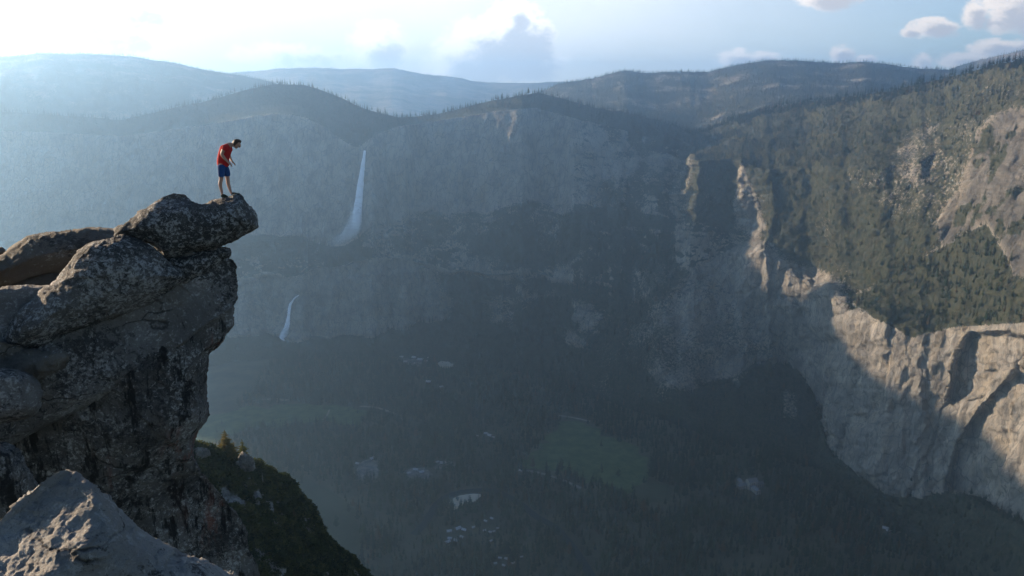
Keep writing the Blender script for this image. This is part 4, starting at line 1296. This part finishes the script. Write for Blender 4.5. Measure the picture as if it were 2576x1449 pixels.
# rock knobs on the ridge beyond
boulder('boulder', [(598, 1168), (602, 1148), (612, 1138), (622, 1142), (632, 1146), (640, 1160), (636, 1180), (618, 1184)], 199, 9, 0.9, M['gran_far'],
    'grey rock knob on the ridge crest between the two pines', 'boulder', 13, step=0.8, amp=0.9, L=2.0, fine=0.15)
boulder('boulder', [(488, 1146), (490, 1130), (502, 1124), (520, 1126), (530, 1136), (528, 1148), (505, 1152)], 198, 9, 0.8, M['gran_far'],
    'low grey rock on the ridge crest hard against the overhang', 'boulder', 14, step=1.0, amp=0.5, L=2.5, fine=0.1)

# ------------------------------------------------------------------ the man on the overhang
M['skin'] = mat_simple('skin', (0.34, 0.19, 0.135), 0.06, 8, rough=0.55)
M['shirt'] = mat_simple('red_cotton', (0.36, 0.016, 0.016), 0.15, 10, rough=0.9, bump=0.01)
M['shorts'] = mat_simple('blue_cloth', (0.012, 0.046, 0.14), 0.2, 10, rough=0.9, bump=0.01)
M['hair'] = mat_simple('brown_hair', (0.045, 0.028, 0.018), 0.3, 40, rough=0.6)
M['shoe'] = mat_simple('black_green_shoe', (0.03, 0.034, 0.022), 0.3, 20, rough=0.8)
M['sole'] = mat_simple('shoe_sole', (0.10, 0.11, 0.05), 0.2, 20)

RP = 24.0
KM = 717.0                                  # sketch scale of the figure: units per metre
base = P(565.7, 497.7, RP)
man = empty('person', tuple(base))
tag(man, 'man in red T-shirt and blue shorts leaning over to look down from the overhang', 'person')
def J(x, y, dy=0.0):
    return Vector(((x - 400) / KM, dy, (1345 - y) / KM))

def skin(name, verts, edges, radii, mat, root=0, parent=None, sub=2):
    me = bpy.data.meshes.new(name)
    me.from_pydata([tuple(v) for v in verts], edges, [])
    me.materials.append(mat)
    o = link(bpy.data.objects.new(name, me), parent)
    o.modifiers.new('skin', 'SKIN').use_smooth_shade = True
    for i, rr in enumerate(radii):
        sv = me.skin_vertices[0].data[i]
        sv.radius = rr if isinstance(rr, tuple) else (rr, rr)
        sv.use_root = (i == root); sv.use_loose = False
    s = o.modifiers.new('sub', 'SUBSURF'); s.levels = sub; s.render_levels = sub
    return o

class Sk:
    def __init__(self): self.v, self.e, self.r = [], [], []
    def add(self, p, r, prev=None):
        self.v.append(p); self.r.append(r)
        i = len(self.v) - 1
        if prev is not None: self.e.append((prev, i))
        return i

NEAR, FAR = -1, 1
b = Sk()
pel = b.add(J(418, 640), 0.100)
wai = b.add(J(440, 540), 0.088, pel)
che = b.add(J(495, 385), 0.100, wai)
uch = b.add(J(555, 290), 0.105, che)
nk0 = b.add(J(618, 250), 0.066, uch)
nk1 = b.add(J(675, 256), 0.062, nk0)
hd0 = b.add(J(735, 262), 0.082, nk1)
hd1 = b.add(J(775, 225), 0.098, hd0)
# face: jaw and brow
jaw = b.add(J(728, 312), 0.045, hd0)
chn = b.add(J(722, 338), 0.022, jaw)
brow = b.add(J(803, 280), 0.050, hd1)
nose0 = b.add(J(788, 314), 0.022, brow)
nose = b.add(J(802, 322), 0.011, nose0)
for s in (NEAR, FAR):
    sh = b.add(J(535, 300, s * 0.17), 0.064, uch)
    if s == NEAR:
        ua = b.add(J(500, 370, s * 0.20), 0.052, sh)
        el = b.add(J(472, 442, s * 0.21), 0.047, ua)
        fa = b.add(J(515, 520, s * 0.19), 0.045, el)
        wr = b.add(J(565, 592, s * 0.15), 0.028, fa)
        pm = b.add(J(592, 628, s * 0.13), 0.036, wr)
        fd = (0.62, 0.80)
    else:
        ua = b.add(J(540, 380, s * 0.20), 0.050, sh)
        el = b.add(J(515, 470, s * 0.21), 0.041, ua)
        fa = b.add(J(545, 540, s * 0.17), 0.038, el)
        wr = b.add(J(585, 592, s * 0.09), 0.027, fa)
        pm = b.add(J(608, 612, s * 0.06), 0.034, wr)
        fd = (0.55, 0.55)
    # four curled fingers and a thumb from the side of the palm
    pv = b.v[pm]
    d1 = Vector((fd[0], 0, -fd[1])).normalized()
    for q in range(4):
        off = Vector((0.0, s * (-0.030 + 0.020 * q), 0.004))
        ln = (0.075, 0.085, 0.080, 0.062)[q]
        f0 = b.add(pv + off + d1 * 0.045, 0.0095, pm)
        f1 = b.add(pv + off + d1 * (0.045 + ln * 0.5), 0.0085, f0)
        d2 = (d1 + Vector((-0.5, 0, -0.15))).normalized()
        b.add(b.v[f1] + d2 * ln * 0.5, 0.007, f1)
    t0 = b.add(pv + Vector((0.022, -s * 0.036, 0.004)), 0.011, pm)
    t1 = b.add(b.v[t0] + d1 * 0.035 + Vector((0.012, 0, 0)), 0.0095, t0)
    b.add(b.v[t1] + d1 * 0.028, 0.008, t1)
legs = {NEAR: [(410, 700), (398, 850), (385, 945), (352, 1050), (362, 1150), (372, 1240)], FAR: [(440, 700), (462, 850), (472, 945), (470, 1050), (492, 1150), (512, 1238)]}
LR = [0.078, 0.076, 0.058, 0.058, 0.046, 0.036]
ank = {}
for s in (NEAR, FAR):
    prev = pel
    for (x, y), rr in zip(legs[s], LR):
        prev = b.add(J(x, y, s * 0.090), rr, prev)
    ank[s] = b.v[prev]
    ft = b.add(J(*((382, 1300) if s == NEAR else (530, 1278)), s * 0.1), 0.034, prev)
    b.add(J(*((480, 1322) if s == NEAR else (650, 1292)), s * 0.115), 0.026, ft)
skin('body', b.v, b.e, b.r, M['skin'], 0, man)
# shirt: torso and two short sleeves
c = Sk()
a00 = c.add(J(436, 735), (0.128, 0.185)); a0 = c.add(J(424, 620), (0.146, 0.190), a00); a1 = c.add(J(434, 550), (0.145, 0.182), a0); a2 = c.add(J(466, 450), (0.146, 0.182), a1)
a3 = c.add(J(510, 360), (0.150, 0.188), a2); a4 = c.add(J(560, 285), (0.112, 0.150), a3); a5 = c.add(J(606, 252), 0.070, a4)
for s in (NEAR, FAR):
    x = c.add(J(540, 298, s * 0.175), 0.076, a4)
    c.add(J(*((496, 378) if s == NEAR else (535, 388)), s * 0.205), 0.068, x)
skin('shirt', c.v, c.e, c.r, M['shirt'], 0, man)
# shorts
c = Sk()
a0 = c.add(J(414, 690), (0.126, 0.160)); a1 = c.add(J(420, 630), (0.108, 0.140), a0)
for s in (NEAR, FAR):
    prev = a0
    for (x, y), rr in zip([(408, 730), (402, 840), (392, 925)] if s == NEAR else [(446, 730), (462, 840), (470, 930)], [0.118, 0.102, 0.092]):
        prev = c.add(J(x, y, s * 0.098), rr, prev)
skin('shorts', c.v, c.e, c.r, M['shorts'], 0, man)
# hair: a tousled cap over the crown and the back of the head
bm = bmesh.new()
bmesh.ops.create_icosphere(bm, subdivisions=4, radius=1.0)
fdir = Vector((0.64, 0, -0.77))
kill = [v for v in bm.verts if v.co.normalized().dot(fdir) > 0.30 + 0.10 * math.sin(v.co.y * 9) or v.co.normalized().dot(Vector((-0.15, 0, -0.98))) > 0.86]
bmesh.ops.delete(bm, geom=kill, context='VERTS')
for v in bm.verts:
    k = 1 + 0.10 * float(fbm(np.array([v.co.x * 3.2, v.co.y * 3.2, v.co.z * 3.2]), 3)) + 0.05 * max(0, v.co.z)
    v.co = Vector((v.co.x * 0.126 * k, v.co.y * 0.097 * k, v.co.z * 0.112 * k)) + J(754, 228)
hair = mesh_bm('hair', bm, M['hair'], man, True)
so_ = hair.modifiers.new('thick', 'SOLIDIFY'); so_.thickness = 0.02; so_.offset = -0.5
# ears
for s in (NEAR, FAR):
    c = Sk()
    k0 = c.add(J(752, 262, s * 0.082), 0.022); c.add(J(742, 282, s * 0.086), 0.014, k0)
    skin('ear', c.v, c.e, c.r, M['skin'], 0, man, 1)
# eyes
bm = bmesh.new()
for s in (NEAR, FAR):
    bmesh.ops.create_uvsphere(bm, u_segments=8, v_segments=6, radius=0.013, matrix=Matrix.Translation(J(802, 290, s * 0.034)))
mesh_bm('eyes', bm, M['shoe'], man, True)
# shoes
for s, pts_ in ((NEAR, [(345, 1300), (395, 1298), (450, 1312), (505, 1326)]), (FAR, [(498, 1276), (545, 1274), (615, 1284), (700, 1288)])):
    c = Sk(); prev = None
    for (x, y), rr in zip(pts_, [(0.050, 0.042), (0.058, 0.046), (0.046, 0.050), (0.028, 0.044)]):
        prev = c.add(J(x, y, s * 0.108), rr, prev)
    up = c.add(J(*((372, 1262) if s == NEAR else (520, 1246)), s * 0.1), 0.045, 1)
    sh = skin('shoe', c.v, c.e, c.r, M['shoe'], 0, man)

# ------------------------------------------------------------------ haze
bm = bmesh.new(); box(bm, -5200, 5600, -60, 12600, -30, 1400)
m, t = newmat('haze')
pv = t.n('ShaderNodeVolumePrincipled')
pv.inputs['Color'].default_value = (0.40, 0.65, 0.96, 1)
pv.inputs['Density'].default_value = 1.3e-4
pv.inputs['Anisotropy'].default_value = 0.79
o = t.n('ShaderNodeOutputMaterial'); t.t.links.new(pv.outputs[0], o.inputs['Volume'])
hz = mesh_bm('haze', bm, m); tag(hz, kind='stuff')

# ------------------------------------------------------------------ sun and sky
SUN_AZ, SUN_EL = rad(-64), rad(12.0)          # azimuth from +Y, negative to the left
Ldir = Vector((math.sin(SUN_AZ) * math.cos(SUN_EL), math.cos(SUN_AZ) * math.cos(SUN_EL), math.sin(SUN_EL)))
sl = bpy.data.lights.new('sun', 'SUN'); sl.energy = 5.0; sl.angle = rad(0.5); sl.color = (1.0, 0.77, 0.53)
so = link(bpy.data.objects.new('sun', sl)); so.rotation_euler = (-Ldir).to_track_quat('-Z', 'Y').to_euler()

w = bpy.data.worlds.new('World'); scene.world = w; w.use_nodes = True
t = NT(w.node_tree)
sky = t.n('ShaderNodeTexSky', sky_type='NISHITA'); sky.sun_disc = False
sky.sun_elevation = SUN_EL; sky.sun_rotation = SUN_AZ
sky.altitude = 2000; sky.air_density = 1.0; sky.dust_density = 0.7; sky.ozone_density = 3.0
tc = t.n('ShaderNodeTexCoord')
sep = t.n('ShaderNodeSeparateXYZ'); t.put(sep.inputs[0], tc.outputs['Generated'])
yy = t.math('MAXIMUM', sep.outputs[1], 0.05)
cmb = t.n('ShaderNodeCombineXYZ')
t.put(cmb.inputs[0], t.math('DIVIDE', sep.outputs[0], yy)); t.put(cmb.inputs[1], t.math('DIVIDE', sep.outputs[2], yy))
uv = cmb.outputs[0]
def noise_at(sc, rot=0.0):
    ms = t.n('ShaderNodeMapping'); ms.inputs['Scale'].default_value = (1.0, 1.5, 1); ms.inputs['Rotation'].default_value = (0, 0, rot)
    t.put(ms.inputs['Vector'], uv)
    return t.noise(ms.outputs[0], sc, 9, 0.62, 0.3)
nz1, nz2, nz3 = noise_at(11.0), noise_at(30.0), noise_at(75.0)
wob_n = t.math('ADD', t.math('MULTIPLY', t.math('SUBTRACT', nz1, 0.5), 1.2), t.math('MULTIPLY', t.math('SUBTRACT', nz2, 0.5), 1.3))
wob_n = t.math('ADD', wob_n, t.math('MULTIPLY', t.math('SUBTRACT', nz3, 0.5), 0.9))
def cloud_group(blobs, sh):
    acc = None
    for (px, py, sx, sy, st) in blobs:
        a, b_, c_ = rays(px + sh[0] * sx, py + sh[1] * sy)
        mp = t.n('ShaderNodeMapping', vector_type='TEXTURE')
        mp.inputs['Location'].default_value = (float(a / b_), float(c_ / b_), 0)
        mp.inputs['Scale'].default_value = (sx / 2000, sy / 2000, 1)
        t.put(mp.inputs['Vector'], uv)
        gr = t.n('ShaderNodeTexGradient', gradient_type='SPHERICAL'); t.put(gr.inputs[0], mp.outputs[0])
        v = t.math('MULTIPLY', gr.outputs['Fac'], st)
        acc = v if acc is None else t.math('MAXIMUM', acc, v)
    return acc
BL = [(2085, -10, 110, 45, 1.2), (2350, 72, 90, 34, 1.2), (2290, 82, 40, 16, 1.0), (2570, 15, 160, 85, 1.3), (2455, 40, 50, 46, 1.2), (2430, 155, 150, 30, 1.1), (2520, 122, 110, 32, 1.2), (2325, 158, 42, 32, 1.1), (2118, 135, 40, 34, 1.0), (2180, 150, 36, 18, 0.9),
      (1850, 150, 70, 36, 1.0), (1920, 148, 60, 26, 0.9), (1290, 110, 130, 130, 1.5), (1230, 130, 170, 110, 1.4), (1320, 165, 140, 70, 1.3), (1180, 170, 150, 70, 1.2), (1305, 45, 40, 50, 1.1), (950, 120, 110, 90, 0.9), (720, 140, 200, 50, 0.9), (150, 60, 300, 110, 1.0), (330, 30, 130, 60, 0.9), (280, 110, 180, 50, 0.9), (30, 20, 200, 90, 1.0)]
acc = cloud_group(BL, (0, 0))
dd = t.math('MULTIPLY', t.math('ADD', acc, wob_n), t.map(acc, 0.0, 0.25))
mask = t.map(dd, 0.12, 0.62)
shade = t.map(t.math('ADD', cloud_group(BL, (0.22, 0.30)), t.math('MULTIPLY', wob_n, 0.8)), 0.30, 0.85)
side = t.map(sep.outputs[0], 0.10, 0.42)
lit = t.mix(side, (10.0, 9.7, 9.5, 1), (8.2, 7.2, 6.3, 1))
drk = t.mix(side, (4.6, 4.9, 5.5, 1), (4.3, 4.1, 4.2, 1))
ccol = t.mix(shade, lit, drk)
# thin bright veil of high cloud towards the sun
veil = t.math('MULTIPLY', t.map(sep.outputs[0], 0.56, -0.05, 0.22, 1.0), t.map(noise_at(3.0, 0.4), 0.2, 0.7, 0.72, 0.97))
low = t.map(sep.outputs[2], 0.34, 0.12)
front = t.map(sep.outputs[1], 0.05, 0.35)
veil = t.math('MULTIPLY', t.math('MULTIPLY', veil, low), front)
mask = t.math('MULTIPLY', t.math('MULTIPLY', mask, low), front)
skyv = t.mix(veil, sky.outputs[0], (7.7, 7.8, 8.0, 1))
skyc = t.mix(t.math('MULTIPLY', mask, 0.9), skyv, ccol)
bg = t.n('ShaderNodeBackground'); t.put(bg.inputs[0], skyc); bg.inputs[1].default_value = 0.052
wo = t.n('ShaderNodeOutputWorld'); t.t.links.new(bg.outputs[0], wo.inputs[0])

# ------------------------------------------------------------------ camera and render settings
cd = bpy.data.cameras.new('camera'); cd.sensor_width = 36; cd.lens = 36 * FOC / W_
cd.clip_start = 0.1; cd.clip_end = 60000
co = link(bpy.data.objects.new('camera', cd)); co.location = (0, 0, CZ); co.rotation_euler = (math.pi / 2 - PITCH, 0, 0)
scene.camera = co
scene.view_settings.view_transform = 'Standard'; scene.view_settings.look = 'None'; scene.view_settings.gamma = 1
scene.view_settings.exposure = 1.82
cy = scene.cycles
cy.use_denoising = True
cy.max_bounces = 6; cy.diffuse_bounces = 3; cy.volume_bounces = 1; cy.transparent_max_bounces = 12
cy.sample_clamp_indirect = 4.0
cy.use_adaptive_sampling = True; cy.adaptive_threshold = 0.02
